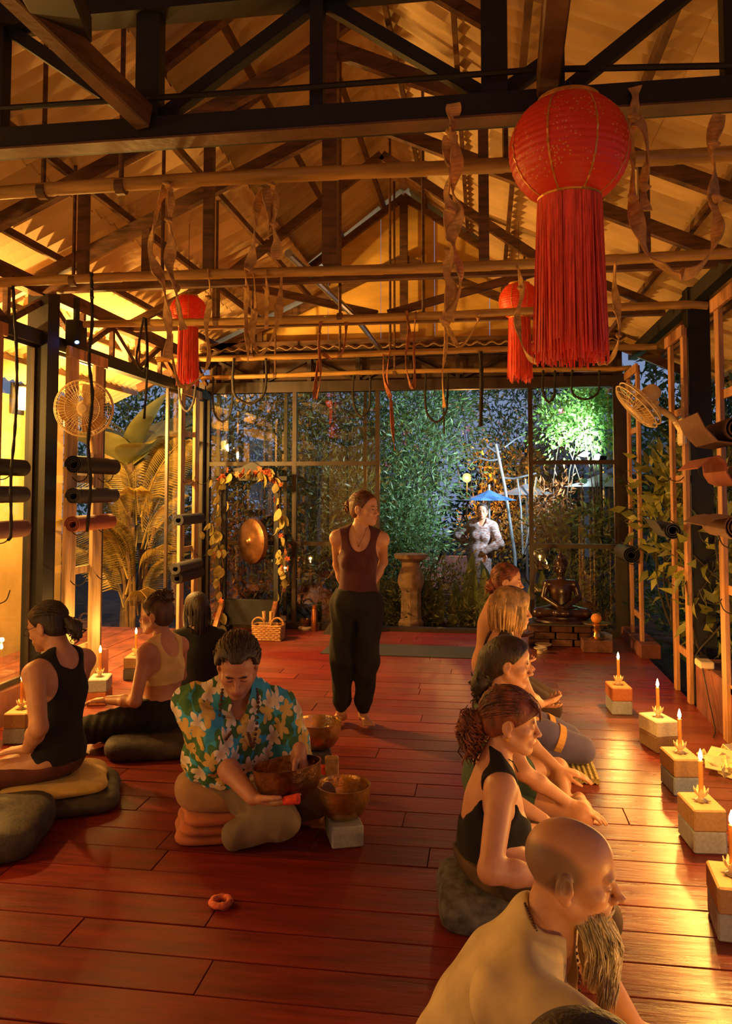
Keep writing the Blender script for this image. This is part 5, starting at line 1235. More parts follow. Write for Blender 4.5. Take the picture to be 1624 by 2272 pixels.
def foot_prims(an, d, up, s=1.0, k=.012):
    d = A3(d)/np.linalg.norm(d); up = A3(up); up = up - d*(up@d); up /= np.linalg.norm(up); sd = np.cross(d, up)
    out = [cap(an - d*.025*s - up*.045*s, an - up*.012*s, .030*s, .034*s, k), cap(an - up*.02*s, an + d*.10*s - up*.05*s, .034*s, .022*s, k), cap(an + d*.10*s - up*.052*s - sd*.02*s, an + d*.09*s - up*.052*s + sd*.022*s, .020*s, .018*s, k)]
    for i, o in enumerate((-.030, -.013, .002, .016, .029)):
        L = (.055, .052, .046, .040, .034)[i] if True else 0
        out.append(cap(an + d*.105*s + sd*o*s - up*.054*s, an + d*(.105+L)*s + sd*o*1.1*s - up*.058*s, (.0125 if i == 0 else .0095)*s, (.0115 if i == 0 else .0085)*s, .004))
    return out
def torso_prims(pel, che, nb, shl, shr, R, s, male, belly=0.0, bust=1.0):
    """R columns: right, forward, up of the trunk"""
    f, r, u = R[:, 1], R[:, 0], R[:, 2]; pel, che, nb = A3(pel), A3(che), A3(nb)
    ab = pel + (che-pel)*.45
    P_ = [ell(pel, A3(.165, .120, .125)*s, R, .05*s), ell(ab + f*.008, A3(.138 if male else .122, .102+belly*.4, .15)*s, R, .05*s), ell(che, A3(.158 if male else .142, .112, .165)*s, R, .05*s)]
    if belly: P_.append(ell(ab + f*.05*s, A3(.13, .10, .13)*s*(.8+belly), R, .06*s))
    mid_ = (A3(shl)+A3(shr))/2
    P_ += [cap(shl, mid_+u*.01, .056*s, .062*s, .04*s), cap(shr, mid_+u*.01, .056*s, .062*s, .04*s)]
    for sh in (shl, shr): P_.append(cap(nb + u*.02*s, A3(sh)*.75+mid_*.25 + u*.028*s, .042*s, .036*s, .035*s))
    if not male:
        for sx in (-1, 1): P_.append(ell(che + f*.082*s - u*.045*s + r*sx*.068*s, A3(.052, .046, .050)*s*bust, R, .03*s))
    else:
        for sx in (-1, 1): P_.append(ell(che + f*.075*s + u*.03*s + r*sx*.065*s, A3(.070, .035, .055)*s, R, .03*s))
    return P_
def strands(C, R, s, paths, r, jitter, rnd_, n, seg=7):
    """locks of hair: paths are functions t -> head-frame point"""
    mb = MB()
    for i in range(n):
        fn = paths(rnd_, i); pts = [Vector(C + R@(fn(q/seg)*s)) + V(rnd_.gauss(0, jitter), rnd_.gauss(0, jitter), rnd_.gauss(0, jitter)) for q in range(seg+1)]
        rr_ = r*rnd_.uniform(.6, 1.3); mb.tube(pts, [rr_*(.7+.5*math.sin(PI*q/seg)) if q < seg else rr_*.35 for q in range(seg+1)], 5)
    return mb
def on_cap(p, inf=1.0, c=(0, -.014, .030), r=(.075, .094, .084)):
    c, r = A3(c), A3(r); q = (p-c)/r; L = np.linalg.norm(q); return c + q/L*r*inf if L < 1.0*inf else p
class Person: pass
def person(label, head, hfwd, tfwd, s=1.0, male=False, seat=.12, pel_off=(0, -.02), hup=(0, 0, 1), skin=(.50, .27, .17), brow=(.10, .05, .03), lip=(.42, .14, .10), stubble=None, beardc=None,
           nose=1.0, jaw=1.0, h=.0055, belly=0.0, arms=None, legs=None, feet=None, pel=None, bust=1.0, sh_drop=.0, open_eye=False, ears=True, lean_up=None, hands=None, roll=0.0, shw=None, arm_k=1.0):
    """arms: [(wrist point, pole, finger direction, palm normal, curl)] for left, right; legs: [(hip, knee, ankle)] as world points"""
    o = Person(); o.s = s; o.C = A3(head); o.HR = Rm(hfwd, hup, roll); o.h = h; o.male = male; o.skin = skin
    tf = A3(tfwd); tf[2] = 0; tf /= np.linalg.norm(tf); rt = np.cross(tf, A3(0, 0, 1)); o.tf, o.rt = tf, rt
    nb = o.C + o.HR@(A3(0, -.030, -.135)*s) - tf*.012*s - A3(0, 0, .03)*s
    if pel is None: pel = A3(nb[0], nb[1], seat+.105) + tf*pel_off[1] + rt*pel_off[0]
    pel = A3(pel); up = (nb-pel)/np.linalg.norm(nb-pel); f = tf - up*(tf@up); f /= np.linalg.norm(f); R = np.stack([np.cross(f, up), f, up], 1); o.R = R
    che = pel + up*(np.linalg.norm(nb-pel)-.175*s) ; mid_ = nb - up*(.055+sh_drop)*s; w = (shw or (.175 if male else .152))*s
    o.shl, o.shr = mid_ - R[:, 0]*w, mid_ + R[:, 0]*w; o.pel, o.che, o.nb, o.up, o.f = pel, che, nb, up, f
    o.torso = torso_prims(pel, che, nb, o.shl, o.shr, R, s, male, belly, bust)
    neck_top = o.C + o.HR@(A3(0, -.022, -.055)*s)
    o.neck = [cap(neck_top, nb - up*.02*s, (.056 if male else .047)*s, (.064 if male else .054)*s, .025*s)]
    o.head = head_prims(o.C, o.HR, s, male, ears, nose, jaw)
    if callable(legs): legs = legs(o)
    if callable(arms): arms = arms(o)
    if callable(feet): feet = feet(o)
    o.arms = []; o.uarms = []; o.fore = []
    for sh, sp in zip((o.shl, o.shr), arms or []):
        if sp is None: continue
        wr = A3(sp[0]); el = ik(sh, wr, .285*s, .255*s, sp[1]); m = (1.12 if male else 1.0)*arm_k
        ua = [cap(sh, el, .047*s*m, .036*s*m, .03*s)]; fo = [cap(el, el+(wr-el)*.35, .037*s*m, .037*s*m, .02*s), cap(el+(wr-el)*.35, wr, .037*s*m, .025*s*m, .02*s)]
        o.uarms += ua; o.fore += fo; o.arms += ua + fo; o.elbow = el
        sd = np.cross(A3(sp[2]), A3(sp[3])); 
        thumb_side = sp[5] if len(sp) > 5 else o.f + up*.5
        o.arms += hand_prims(wr + A3(sp[2])/np.linalg.norm(sp[2])*.012, sp[2], sp[3], thumb_side, s*(1.05 if male else .97), sp[4])
    o.legs = []
    for (hp, kn, an) in legs or []:
        hp, kn, an = A3(hp), A3(kn), A3(an)
        o.legs += [cap(hp, kn, .088*s, .056*s, .03*s), cap(kn, an, .054*s, .036*s, .02*s), ell(kn+(an-kn)*.33, A3(.05, .05, .05)*s, None, .03*s)]
    o.feet = []
    for (an, d, u2) in feet or []: o.feet += foot_prims(A3(an), d, u2, s)
    o.t = thing('person', label, 'person', V(pel[0], pel[1], 0), 'people in the room')
    paint = head_paint(o.C, o.HR, s, brow, lip, beardc, open_eye, stubble)
    solid('body', o.torso + o.neck + o.head + o.legs + o.arms + o.feet, h, M_SKIN, o.t, paint=paint, base=skin, relax=0 if h < .0045 else 1)
    return o
def hw(o, *p): return o.C + o.HR@(A3(*p)*o.s)
def tw(o, base, r, f, u): return base + o.R[:, 0]*r*o.s + o.R[:, 1]*f*o.s + o.R[:, 2]*u*o.s
def hair_cap(o, thick=.010, front=(.060, .055), slope=(.82, -.57), low=-.075, k=.012):
    """close hair shell with a hairline plane"""
    s = o.s
    P_ = [ell(hw(o, 0, -.016, .032), A3(.075+thick, .094+thick, .084+thick)*s, o.HR, .02), ell(hw(o, 0, .022, .050), A3(.066+thick*.9, .062+thick*.6, .052+thick)*s, o.HR, .02), ell(hw(o, 0, -.048, -.020), A3(.060+thick, .052+thick, .060)*s, o.HR, .02)]
    n = o.HR@A3(0, slope[0], slope[1]); cuts = [(hw(o, 0, front[0], front[1]), n), (hw(o, 0, 0, low), o.HR@A3(0, .35, -1))]
    return P_, cuts
def ear_gap(o): return [sub(ell(hw(o, sx*.083, .000, -.012), A3(.022, .024, .032)*o.s, o.HR, .008)) for sx in (-1, 1)]
def tank(o, m, inflate=.008, neck_r=.075, neck_drop=.06, strap=.105, hem=None, h=None, hole=.085, back_drop=.0, extra=(), name='top', relax=1, cutsx=()):
    P_ = grow(o.torso, inflate) + list(extra); s = o.s
    P_.append(sub(ell(o.nb + o.f*.07*s + o.up*(.05-neck_drop)*s, A3(neck_r, .10, neck_drop+.055)*s, o.R, .01)))
    P_.append(sub(ell(o.nb - o.f*.07*s + o.up*(.05-back_drop)*s, A3(neck_r, .08, back_drop+.045)*s, o.R, .01)))
    for sx, sh in ((-1, o.shl), (1, o.shr)):
        mid_ = (o.shl+o.shr)/2
        P_.append(sub(ell(mid_ + o.R[:, 0]*sx*(strap+hole)*s - o.up*.035*s, A3(hole, .20, .115)*s, o.R, .008)))
    cuts = list(cutsx)
    if hem is not None: cuts.append((o.pel + o.up*hem*s, -o.up))
    return solid(name, P_, h or o.h, m, o.t, cuts, relax=relax, fold=.0025)
# ------------------------------------------------------------------ the people
def N3(v): return A3(v.x, v.y, v.z)
def PP(px, py, **k): return N3(P(px, py, **k))
def crossed(kn=.30, kf=.30, kz=.13, az=.075):
    def fn(o):
        f, r = o.tf, o.rt; b = A3(o.pel[0], o.pel[1], 0); s = o.s; out = []
        for sx in (-1, 1): out.append((o.pel + r*sx*.085*s - A3(0, 0, .02), b + f*kf*s + r*sx*kn*s + A3(0, 0, kz), b + f*(kf+.02+.05*sx)*s - r*sx*.10*s + A3(0, 0, az)))
        o.legspec = out; return out
    return fn
def kneeling(kf=.40, kw=.11, kz=.085, az=.07, rise=0.0):
    def fn(o):
        f, r = o.tf, o.rt; b = A3(o.pel[0], o.pel[1], rise); s = o.s; out = []
        for sx in (-1, 1): out.append((o.pel + r*sx*.085*s - A3(0, 0, .03), b + f*kf*s + r*sx*kw*s + A3(0, 0, kz), b - f*.06*s + r*sx*.09*s + A3(0, 0, az)))
        o.legspec = out; return out
    return fn
def knee_hands(pz=.06, off=.05, curl=.28):
    def fn(o):
        out = []
        for (hp, kn, an), sx in zip(o.legspec, (-1, 1)):
            out.append((kn + A3(0, 0, pz+.02) - o.tf*off, -o.tf*.5 + o.rt*sx*.8 - A3(0, 0, .4), o.tf + o.rt*sx*.15 - A3(0, 0, .35), A3(0, 0, -1) - o.tf*.3, curl, -o.rt*sx))
        return out
    return fn
def trousers(o, m, infl=.012, name='trousers', waist=-.02, cuff=None, extra=(), h=None, keep=1.0):
    P_ = grow([p for p in o.torso[:2]], infl*.9); P_ += list(extra)
    for (hp, kn, an) in o.legspec:
        hp, kn, an = A3(hp), A3(kn), A3(an); s = o.s; e = kn + (an-kn)*keep
        P_ += [cap(hp, kn, .088*s+infl, .060*s+infl, .03), cap(kn, e, .056*s+infl, (.040 if keep > .9 else .050)*s+infl, .025)]
    return solid(name, P_, h or o.h*1.2, m, o.t, [(o.pel + o.up*waist*o.s, o.up)], fold=.005)
def sleeves(o, frac, infl, which=(0, 1), lower=0.0):
    out = []
    for i, sh in enumerate((o.shl, o.shr)):
        if i not in which or i >= len(o.uarms): continue
        a, b = o.uarms[i][1], o.uarms[i][2]; e = a + (b-a)*frac; out.append(cap(a, e, o.uarms[i][3]+infl, o.uarms[i][3]*(1-frac*.2)+infl*1.35, .03))
    return out
def cushion(c, r, hgt, m, label, sq=False, yaw=0.0, name='floor_cushion', cat='cushion', parent=None):
    n = 36; vs = []; prof = [(.0, .0), (.80, .0), (.90, .04), (.96, .14), (.99, .30), (1.0, .5), (.985, .66), (.95, .80), (.88, .90), (.76, .965), (.55, .99), (.3, 1.0), (0, 1.0)]
    rr_ = random.Random(len(label)); ph = rr_.uniform(0, 6); n = 60
    for (q, z) in prof:
        for k in range(n):
            a = 2*PI*k/n; e = (abs(math.cos(a))**4.5 + abs(math.sin(a))**4.5)**(-1/4.5) if sq else 1.0
            w = 1 + .025*math.sin(3*a+ph) + .015*math.sin(7*a)
            p = rotz(yaw) @ V(r[0]*q*e*w*math.cos(a), r[1]*q*e*w*math.sin(a), 0); vs.append((c[0]+p.x, c[1]+p.y, c[2] + hgt*z*(1+.04*math.sin(2*a+ph))))
    fs = [(i*n+k, i*n+(k+1) % n, (i+1)*n+(k+1) % n, (i+1)*n+k) for i in range(len(prof)-1) for k in range(n)]
    o = MB().add(vs, fs).build(name, m, parent, 'all')
    return tag(o, label, cat, 'floor cushions') if parent is None else o
def pull_back(bun, inf=1.17, amax=1.5, front=(.060, .055), slope=(.82, -.57)):
    def fn(rn, i):
        b = A3(bun)
        for _ in range(40):
            a = rn.uniform(-amax, amax); el_ = rn.uniform(.15, 1.4); st = A3(0, -.014, .03) + A3(.075*math.sin(a)*math.cos(el_)*1.2, .094*math.cos(a)*math.cos(el_), .084*math.sin(el_)); st = on_cap(st, inf)
            if (st[1]-front[0])*slope[0] + (st[2]-front[1])*slope[1] < .004: break
        m = A3(0, -.014, .03) + ((st+b)/2 - A3(0, -.014, .03))*1.5 + A3(0, 0, .03)
        return lambda t: on_cap((1-t)**2*st + 2*t*(1-t)*m + t*t*b, inf) if t < .93 else b
    return fn
def curls(cen, rad, drop=.0, turns=1.6):
    def fn(rn, i):
        u = A3(rn.gauss(0, 1), rn.gauss(0, 1), rn.gauss(0, 1)); u /= np.linalg.norm(u); c = A3(cen) + u*A3(rad)*rn.uniform(.3, 1); rc = rn.uniform(.008, .018); ph = rn.uniform(0, 6.28); ln = rn.uniform(.03, .06) + drop*rn.random(); ax_ = rn.uniform(-.5, .5)
        return lambda t: c + A3(rc*math.cos(ph+turns*6.28*t) + ax_*t*.04, rc*math.sin(ph+turns*6.28*t), -ln*t + .01)
    return fn
def falling(z_end, thick=1.25, back=True, spread=1.0):
    def fn(rn, i):
        a = rn.uniform(.55, 2*PI-.55) if back else rn.uniform(0, 6.28)      # azimuth from the face
        x, y = math.sin(a), math.cos(a); st = on_cap(A3(.012*x, -.01+.02*y, .12), 1.15); e = A3(.088*x*spread, .100*y-.012, z_end + rn.uniform(-.015, .02)); m = on_cap(A3(.08*x, .098*y-.014, .05), thick)
        return lambda t: (1-t)**2*st + 2*t*(1-t)*(m*1.45 - A3(0, 0, .0)) *1.0 + t*t*e if t < 1 else e
    return fn
rn = random.Random(21)
H_AUB = hairm('auburn_hair', (.13, .035, .015)); H_RED = hairm('red_brown_hair', (.17, .045, .018)); H_BLK = hairm('dark_brown_hair', (.028, .014, .008)); H_BLD = hairm('blond_hair', (.64, .39, .15)); H_BRN = hairm('brown_hair', (.06, .028, .014)); H_GREY = hairm('grey_beard_hair', (.60, .50, .31), .7)
C_BLACK = mat('black_cloth', (.0065, .0055, .0055), .9, 0, .12, 10, .25, 26); C_BURG = cloth('burgundy_jersey', (.070, .010, .014)); C_DKBR = cloth('dark_brown_jersey', (.05, .024, .018)); C_CREAM = cloth('cream_cotton', (.60, .47, .22)); C_YEL = cloth('mustard_yellow_jersey', (.75, .54, .18)); C_PURP = cloth('slate_violet_leggings', (.085, .068, .15)); C_GREEN = cloth('bottle_green_jersey', (.035, .075, .04)); C_RUST = cloth('rust_brown_knit', (.25, .10, .045)); C_OLIVE = cloth('olive_brown_linen', (.21, .15, .085))
C_PATT = mat('dark_patterned_cotton', (.025, .017, .013), .8, 0, .1, 9, .2, 30, col2=(.13, .075, .028)); C_MAROON = mat('maroon_patterned_cotton', (.10, .02, .015), .85, 0, .1, 7, .2, 30, col2=(.035, .015, .012))

# 1 standing woman
hd = PP(808, 1128, t=5.62)
def st_legs(o):
    r = o.rt; out = []
    for (px, sx) in ((806, -1), (757, 1)):
        an = PP(px, 1578, z=.095); hp = o.pel + r*sx*.088 - A3(0, 0, .02); kn = (hp+an)/2 + o.tf*.03; out.append((hp, kn, an))
    o.legspec = out; return out
o = person('standing woman in burgundy vest and black trousers, looking aside, hands behind back', hd, (.93, -.36, -.05), (.12, -1, 0), .985, pel=hd + A3(-.055, .03, -.655), skin=(.52, .27, .16), h=.0055, legs=st_legs, open_eye=True, lip=(.45, .15, .11),
           arms=lambda o: [(o.pel - o.f*.155 + o.up*.04 - o.rt*.07, -o.rt*.35 - o.f, o.rt*.8 - A3(0, 0, .5), o.f*-1, .3), (o.pel - o.f*.155 + o.up*.00 + o.rt*.07, o.rt*.35 - o.f, -o.rt*.8 - A3(0, 0, .5), -o.f, .3)],
           feet=lambda o: [(PP(806, 1578, z=.085), (.42, -.9, 0), (0, 0, 1)), (PP(757, 1578, z=.085), (-.40, -.9, 0), (0, 0, 1))], shw=.158)
tank(o, C_BURG, .008, .080, .070, .118, -.02, back_drop=.05, hole=.075)
P_ = grow(o.torso[:2], .012)
for (hp, kn, an) in o.legspec:
    P_ += [cap(hp, kn, .100, .086, .02), cap(kn, an + (kn-an)*.22, .088, .066, .02), cap(an + (kn-an)*.22, an + (kn-an)*.09, .064, .044, .015)]
solid('trousers', P_, .007, C_BLACK, o.t, [(o.pel + o.up*.085, o.up)], fold=.006)
hp_, ct = hair_cap(o, .008); bun = (0, -.128, .020)
hp_ += ear_gap(o); ex = strands(o.C, o.HR, o.s, pull_back(bun, 1.13), .0028, .001, rn, 110)
solid('hair', hp_, .006, H_AUB, o.t, ct, ex)
bb = [ell(hw(o, *bun), A3(.034, .030, .036), o.HR)]; solid('hair_bun', bb, .006, H_AUB, o.t, (), strands(o.C, o.HR, 1, curls(bun, (.034, .03, .036), .01), .004, .001, rn, 26))
nk = [Vector(tw(o, o.nb, -.055, .03, .045)), Vector(tw(o, o.nb, -.03, .09, -.03)), Vector(tw(o, o.nb, 0, .112, -.085)), Vector(tw(o, o.nb, .03, .09, -.03)), Vector(tw(o, o.nb, .055, .03, .045))]
nl = MB().tube(spline(nk, 5), .0014, 5); nl.ell(nk[2]+V(0, -.006, -.01), (.006, .004, .009)); nl.build('necklace', M_GONG, o.t)

# 2 kneeling man with the bowls
def floral_mat():
    m, N, L, b = nt('tropical_floral_cotton'); MATS['tropical_floral_cotton'] = m
    tc = N.new('ShaderNodeTexCoord'); sx = N.new('ShaderNodeSeparateXYZ'); L.new(tc.outputs['Object'], sx.inputs[0])
    def math_(op, a=None, b_=None, c=None):
        n = N.new('ShaderNodeMath'); n.operation = op
        for i, q in enumerate((a, b_, c)):
            if q is None: continue
            if isinstance(q, (int, float)): n.inputs[i].default_value = q
            else: L.new(q, n.inputs[i])
        return n.outputs[0]
    dx = math_('ADD', sx.outputs[0], math_('MULTIPLY', sx.outputs[1], .55)); cb = N.new('ShaderNodeCombineXYZ'); L.new(dx, cb.inputs[0]); L.new(math_('ADD', sx.outputs[2], math_('MULTIPLY', sx.outputs[1], -.25)), cb.inputs[1])
    nz = N.new('ShaderNodeTexNoise'); nz.inputs['Scale'].default_value = 14; L.new(cb.outputs[0], nz.inputs['Vector'])
    wv = N.new('ShaderNodeVectorMath'); wv.operation = 'MULTIPLY_ADD'; L.new(nz.outputs['Color'], wv.inputs[0]); wv.inputs[1].default_value = (.03, .03, .03); L.new(cb.outputs[0], wv.inputs[2])
    def flowers(scale, petals, seed):
        mp = N.new('ShaderNodeMapping'); mp.inputs['Location'].default_value = (seed, seed*1.7, 0); L.new(wv.outputs[0], mp.inputs[0])
        vo = N.new('ShaderNodeTexVoronoi'); vo.voronoi_dimensions = '2D'; vo.inputs['Scale'].default_value = scale; vo.inputs['Randomness'].default_value = .8; L.new(mp.outputs[0], vo.inputs['Vector'])
        df = N.new('ShaderNodeVectorMath'); df.operation = 'SUBTRACT'; L.new(mp.outputs[0], df.inputs[0]); L.new(vo.outputs['Position'], df.inputs[1])
        s2 = N.new('ShaderNodeSeparateXYZ'); L.new(df.outputs[0], s2.inputs[0])
        an = math_('ARCTAN2', s2.outputs[1], s2.outputs[0]); ph = N.new('ShaderNodeSeparateColor'); L.new(vo.outputs['Color'], ph.inputs[0])
        pe = math_('ABSOLUTE', math_('COSINE', math_('ADD', math_('MULTIPLY', an, petals/2), math_('MULTIPLY', ph.outputs[0], 6.28))))
        ln = N.new('ShaderNodeVectorMath'); ln.operation = 'LENGTH'; L.new(df.outputs[0], ln.inputs[0]); d = math_('MULTIPLY', ln.outputs['Value'], scale)
        rad = math_('MULTIPLY_ADD', pe, .28, .30)
        return math_('LESS_THAN', d, rad), math_('LESS_THAN', d, .11), d, ph.outputs[1]
    f1, c1, d1, h1 = flowers(12.5, 5, 0.0); f2, c2, d2, h2 = flowers(10.0, 3, 3.3)
    base = (.04, .36, .58, 1)
    def mix(f, a, b2):
        mx = N.new('ShaderNodeMix'); mx.data_type = 'RGBA'; L.new(f, mx.inputs[0])
        for i, q in ((6, a), (7, b2)):
            if isinstance(q, tuple): mx.inputs[i].default_value = q
            else: L.new(q, mx.inputs[i])
        return mx.outputs[2]
    leaf = mix(f2, base, (.05, .16, .05, 1))
    rp = N.new('ShaderNodeMapRange'); rp.inputs[1].default_value = 0; rp.inputs[2].default_value = .45; L.new(d1, rp.inputs[0])
    petal = mix(rp.outputs[0], (.42, .24, .05, 1), (.80, .74, .56, 1)); petal = mix(math_('GREATER_THAN', h1, .55), petal, (.62, .42, .10, 1))
    colr = mix(f1, leaf, petal); colr = mix(c1, colr, (.30, .10, .02, 1)); L.new(colr, b.inputs['Base Color']); b.inputs['Roughness'].default_value = .8
    n2 = N.new('ShaderNodeTexNoise'); n2.inputs['Scale'].default_value = 16; L.new(tc.outputs['Object'], n2.inputs['Vector']); bp = N.new('ShaderNodeBump'); bp.inputs['Strength'].default_value = .5; bp.inputs['Distance'].default_value = .02; L.new(n2.outputs[0], bp.inputs['Height']); L.new(bp.outputs[0], b.inputs['Normal'])
    return m
M_FLORAL = floral_mat()
hd = PP(527, 1476, t=3.82)
BOWLC = PP(640, 1742, t=3.50)
def hw_legs(o):
    out = [(o.pel - o.rt*.09 - A3(0, 0, .03), PP(708, 1768, z=.15), PP(655, 1800, z=.06)), (o.pel + o.rt*.09 - A3(0, 0, .03), PP(622, 1818, z=.125), PP(520, 1850, z=.07))]
    o.legspec = out; return out
o = person('kneeling man in blue and yellow floral shirt holding a brass bowl', hd, (.22, -.82, -.52), (.38, -.92, 0), 1.14, True, pel=hd + A3(-.07, .10, -.47), skin=(.47, .22, .13), brow=(.04, .02, .015), belly=.12, h=.0055, legs=hw_legs, nose=1.15, jaw=1.12, beardc=(.40, .19, .115),
           arms=lambda o: [(PP(664, 1662, t=3.62), -o.rt*.25 + A3(0, 0, -1), (.35, -.5, -.62), (-.75, -.25, -.55), .42, (-.2, -1, .2)), (PP(560, 1770, t=3.46), o.rt*.35 - o.f*.35 - A3(0, 0, 1), (1, -.05, -.08), (.1, .15, 1), .35, (.2, -1, .2))],
           feet=lambda o: [(PP(655, 1800, z=.06), (.9, -.2, 0), (0, -.5, 1))], shw=.185, sh_drop=.015)
shp = grow(o.torso, .026) + sleeves(o, .93, .034) + [cap(o.nb + o.up*.0, o.che, .09, .12, .04)]
shp += [ell(o.pel + o.f*.02, A3(.215, .175, .14), o.R, .05), sub(ell(o.nb + o.f*.11 + o.up*.02, A3(.050, .10, .13), o.R, .01)), sub(ell(o.nb - o.f*.0 + o.up*.10, A3(.080, .085, .075), o.R, .01))]
solid('shirt', shp, .0065, M_FLORAL, o.t, [(o.pel - o.up*.085, -o.up)], fold=.008)
for sx in (-1, 1):                                # open shirt collar
    a = Vector(tw(o, o.nb, sx*.075, -.03, .045)); b = Vector(tw(o, o.nb, sx*.070, .075, .01)); c = Vector(tw(o, o.nb, sx*.045, .13, -.06))
    MB().strip(spline([a, b, c], 5), [.045, .05, .055, .055, .055, .055, .055, .055, .05, .045, .02], V(*(o.R[:, 0]*sx*.8 + o.up*-.3)), .005).build('collar', M_FLORAL, o.t)
trousers(o, C_OLIVE, .020, waist=.02)
hp_, ct = hair_cap(o, .022, (.070, .070), (.72, -.70), -.08); hp_ += ear_gap(o) + [sub(ell(hw(o, sx*.052, .088, .062), A3(.034, .050, .034)*o.s, o.HR, .02)) for sx in (-1, 1)]
solid('hair', hp_, .006, H_BLK, o.t, ct, strands(o.C, o.HR, o.s, pull_back((0, -.118, -.03), 1.27, 2.0, (.068, .075), (.72, -.70)), .0042, .003, rn, 190))
bd = MB()
for sx in (-1, 1):
    pth = spline([Vector(tw(o, o.nb, sx*.06, -.02, .06)), Vector(tw(o, o.nb, sx*.078, .11, -.02)), Vector(tw(o, o.che, sx*.07, .185, 0)), Vector(tw(o, o.pel, sx*.035, .24, .17))], 9)
    for q in pth[::1]: bd.ell(q, (.0085, .0085, .0085), 7, 5)
tag(bd.build('bead_necklace', mat('brown_wooden_beads', (.09, .035, .02), .4), o.t, True), kind='stuff')
ob = bowl(Vector(BOWLC) + V(.0, .03, -.075), .152, .155, M_BRASSD, 'big dark brass bowl held in the kneeling man\'s hands', (math.radians(-4), math.radians(-7), 0))
mp = Vector(PP(600, 1782, t=3.40)); mq = Vector(PP(662, 1772, t=3.36)); mm_ = thing('bowl_mallet', 'scarlet wrapped mallet in the kneeling man\'s lower hand', 'mallet', mp)
MB().tube([mp, mp.lerp(mq, .55)], .012, 8).build('handle', M_MALLET, mm_); MB().tube([mp.lerp(mq, .5), mq], [.018, .022], 10).build('head', MATS['scarlet_felt'], mm_, True)
C_TAN = cloth('tan_canvas', (.36, .19, .08)); C_ORNG = cloth('orange_blanket', (.45, .13, .045))
c0 = o.pel; cz = V(c0[0]-.02, c0[1]+.02, 0)
cushion((cz.x, cz.y, .145), (.25, .20), .14, C_TAN, 'round tan cushion under the kneeling man', yaw=.4)
fb = thing('folded_blanket', 'folded orange blanket under the tan cushion', 'blanket', cz, None)
for k in range(3): cushion((cz.x+.012*k, cz.y-.008*k, .049*k), (.245-.008*k, .185), .05, C_ORNG, 'fold', True, .35+.05*k, 'fold', parent=fb)

# 3 man in black vest, left
C_GOLDC = cloth('gold_cotton', (.50, .32, .07)); C_DARKC = mat('dark_brocade', (.030, .024, .022), .7, 0, .1, 14, .4, 40, col2=(.075, .055, .04))
hd = PP(106, 1388, t=4.35)
o = person('man with ponytail and glasses in a black vest, seated at the left', hd, (-.95, .10, -.30), (-.96, .22, 0), 1.06, True, .15, (0, .02), skin=(.50, .25, .14), h=.0055, legs=crossed(), arms=lambda o: [(PP(62, 1660, t=4.12), -o.f*.6 - o.rt*.5 - A3(0, 0, .8), (-1, -.1, -.15), (0, 0, -1), .3, o.rt), knee_hands()(o)[1]], brow=(.04, .02, .01), beardc=(.36, .18, .10))
tank(o, C_BLACK, .010, .080, .085, .088, -.10, back_drop=.03, hole=.085); trousers(o, C_MAROON, .013, waist=-.03)
hp_, ct = hair_cap(o, .009, (.058, .06)); hp_ += ear_gap(o); tail = (0, -.125, .005)
solid('hair', hp_, .006, H_BLK, o.t, ct, strands(o.C, o.HR, o.s, pull_back(tail, 1.14), .0028, .001, rn, 110))
solid('ponytail', [cap(hw(o, 0, -.115, .005), hw(o, 0, -.150, -.045), .022, .034, .03), cap(hw(o, 0, -.150, -.045), hw(o, 0, -.165, -.095), .034, .018, .03)], .006, H_BLK, o.t, (), strands(o.C, o.HR, 1, curls((0, -.150, -.05), (.035, .035, .06), .02), .0038, .002, rn, 46))
gls = MB()
for sx in (-1, 1):
    gls.tube([Vector(hw(o, sx*.033+.023*math.cos(a*.524), .104, -.004+.018*math.sin(a*.524))) for a in range(13)], .0016, 5); gls.tube([Vector(hw(o, sx*.056, .100, .002)), Vector(hw(o, sx*.079, .04, .006)), Vector(hw(o, sx*.080, -.01, .010))], .0016, 5)
gls.tube([Vector(hw(o, -.01, .106, 0)), Vector(hw(o, .01, .106, 0))], .0016, 5); gls.build('glasses', M_DARKSTEEL, o.t)
cushion((o.pel[0]+.02, o.pel[1], 0), (.32, .30), .085, C_DARKC, 'dark square cushion under the vest man', True, .4); cushion((o.pel[0]+.0, o.pel[1], .082), (.27, .26), .05, C_GOLDC, 'gold cushion on top of the vest man\'s dark one', True, .5)
q = P(-10, 1870, z=0); cushion((q.x-.05, q.y, 0), (.28, .30), .15, C_DARKC, 'dark brocade cushion cut by the left edge, nobody on it', True, .3)

# 4 woman in yellow top, left
hd = PP(347, 1364, t=5.22)
o = person('woman in a mustard crop top and black trousers facing the left candles', hd, (-.97, .06, -.08), (-.93, .36, 0), 1.02, False, .13, (0, .0), skin=(.52, .25, .14), h=.0055, legs=crossed(.28, .36), arms=lambda o: [(PP(238, 1553, t=5.12), -o.f*.4 - o.rt*.3 - A3(0, 0, 1), (-1, .1, -.1), (0, 0, -1), .3, o.rt), knee_hands(.07, .06)(o)[1]], brow=(.05, .025, .015))
tank(o, C_YEL, .008, .070, .09, .088, .18, back_drop=.05, hole=.085, name='crop_top'); trousers(o, C_BLACK, .024, waist=.09)
hp_, ct = hair_cap(o, .010); hp_ += ear_gap(o); bun = (0, -.070, .112)
solid('hair', hp_, .006, H_BRN, o.t, ct, strands(o.C, o.HR, o.s, pull_back(bun, 1.15), .003, .001, rn, 110))
solid('hair_bun', [ell(hw(o, *bun), A3(.050, .052, .046), o.HR)], .006, H_BRN, o.t, (), strands(o.C, o.HR, 1, curls(bun, (.055, .055, .05), .0), .0045, .002, rn, 60))
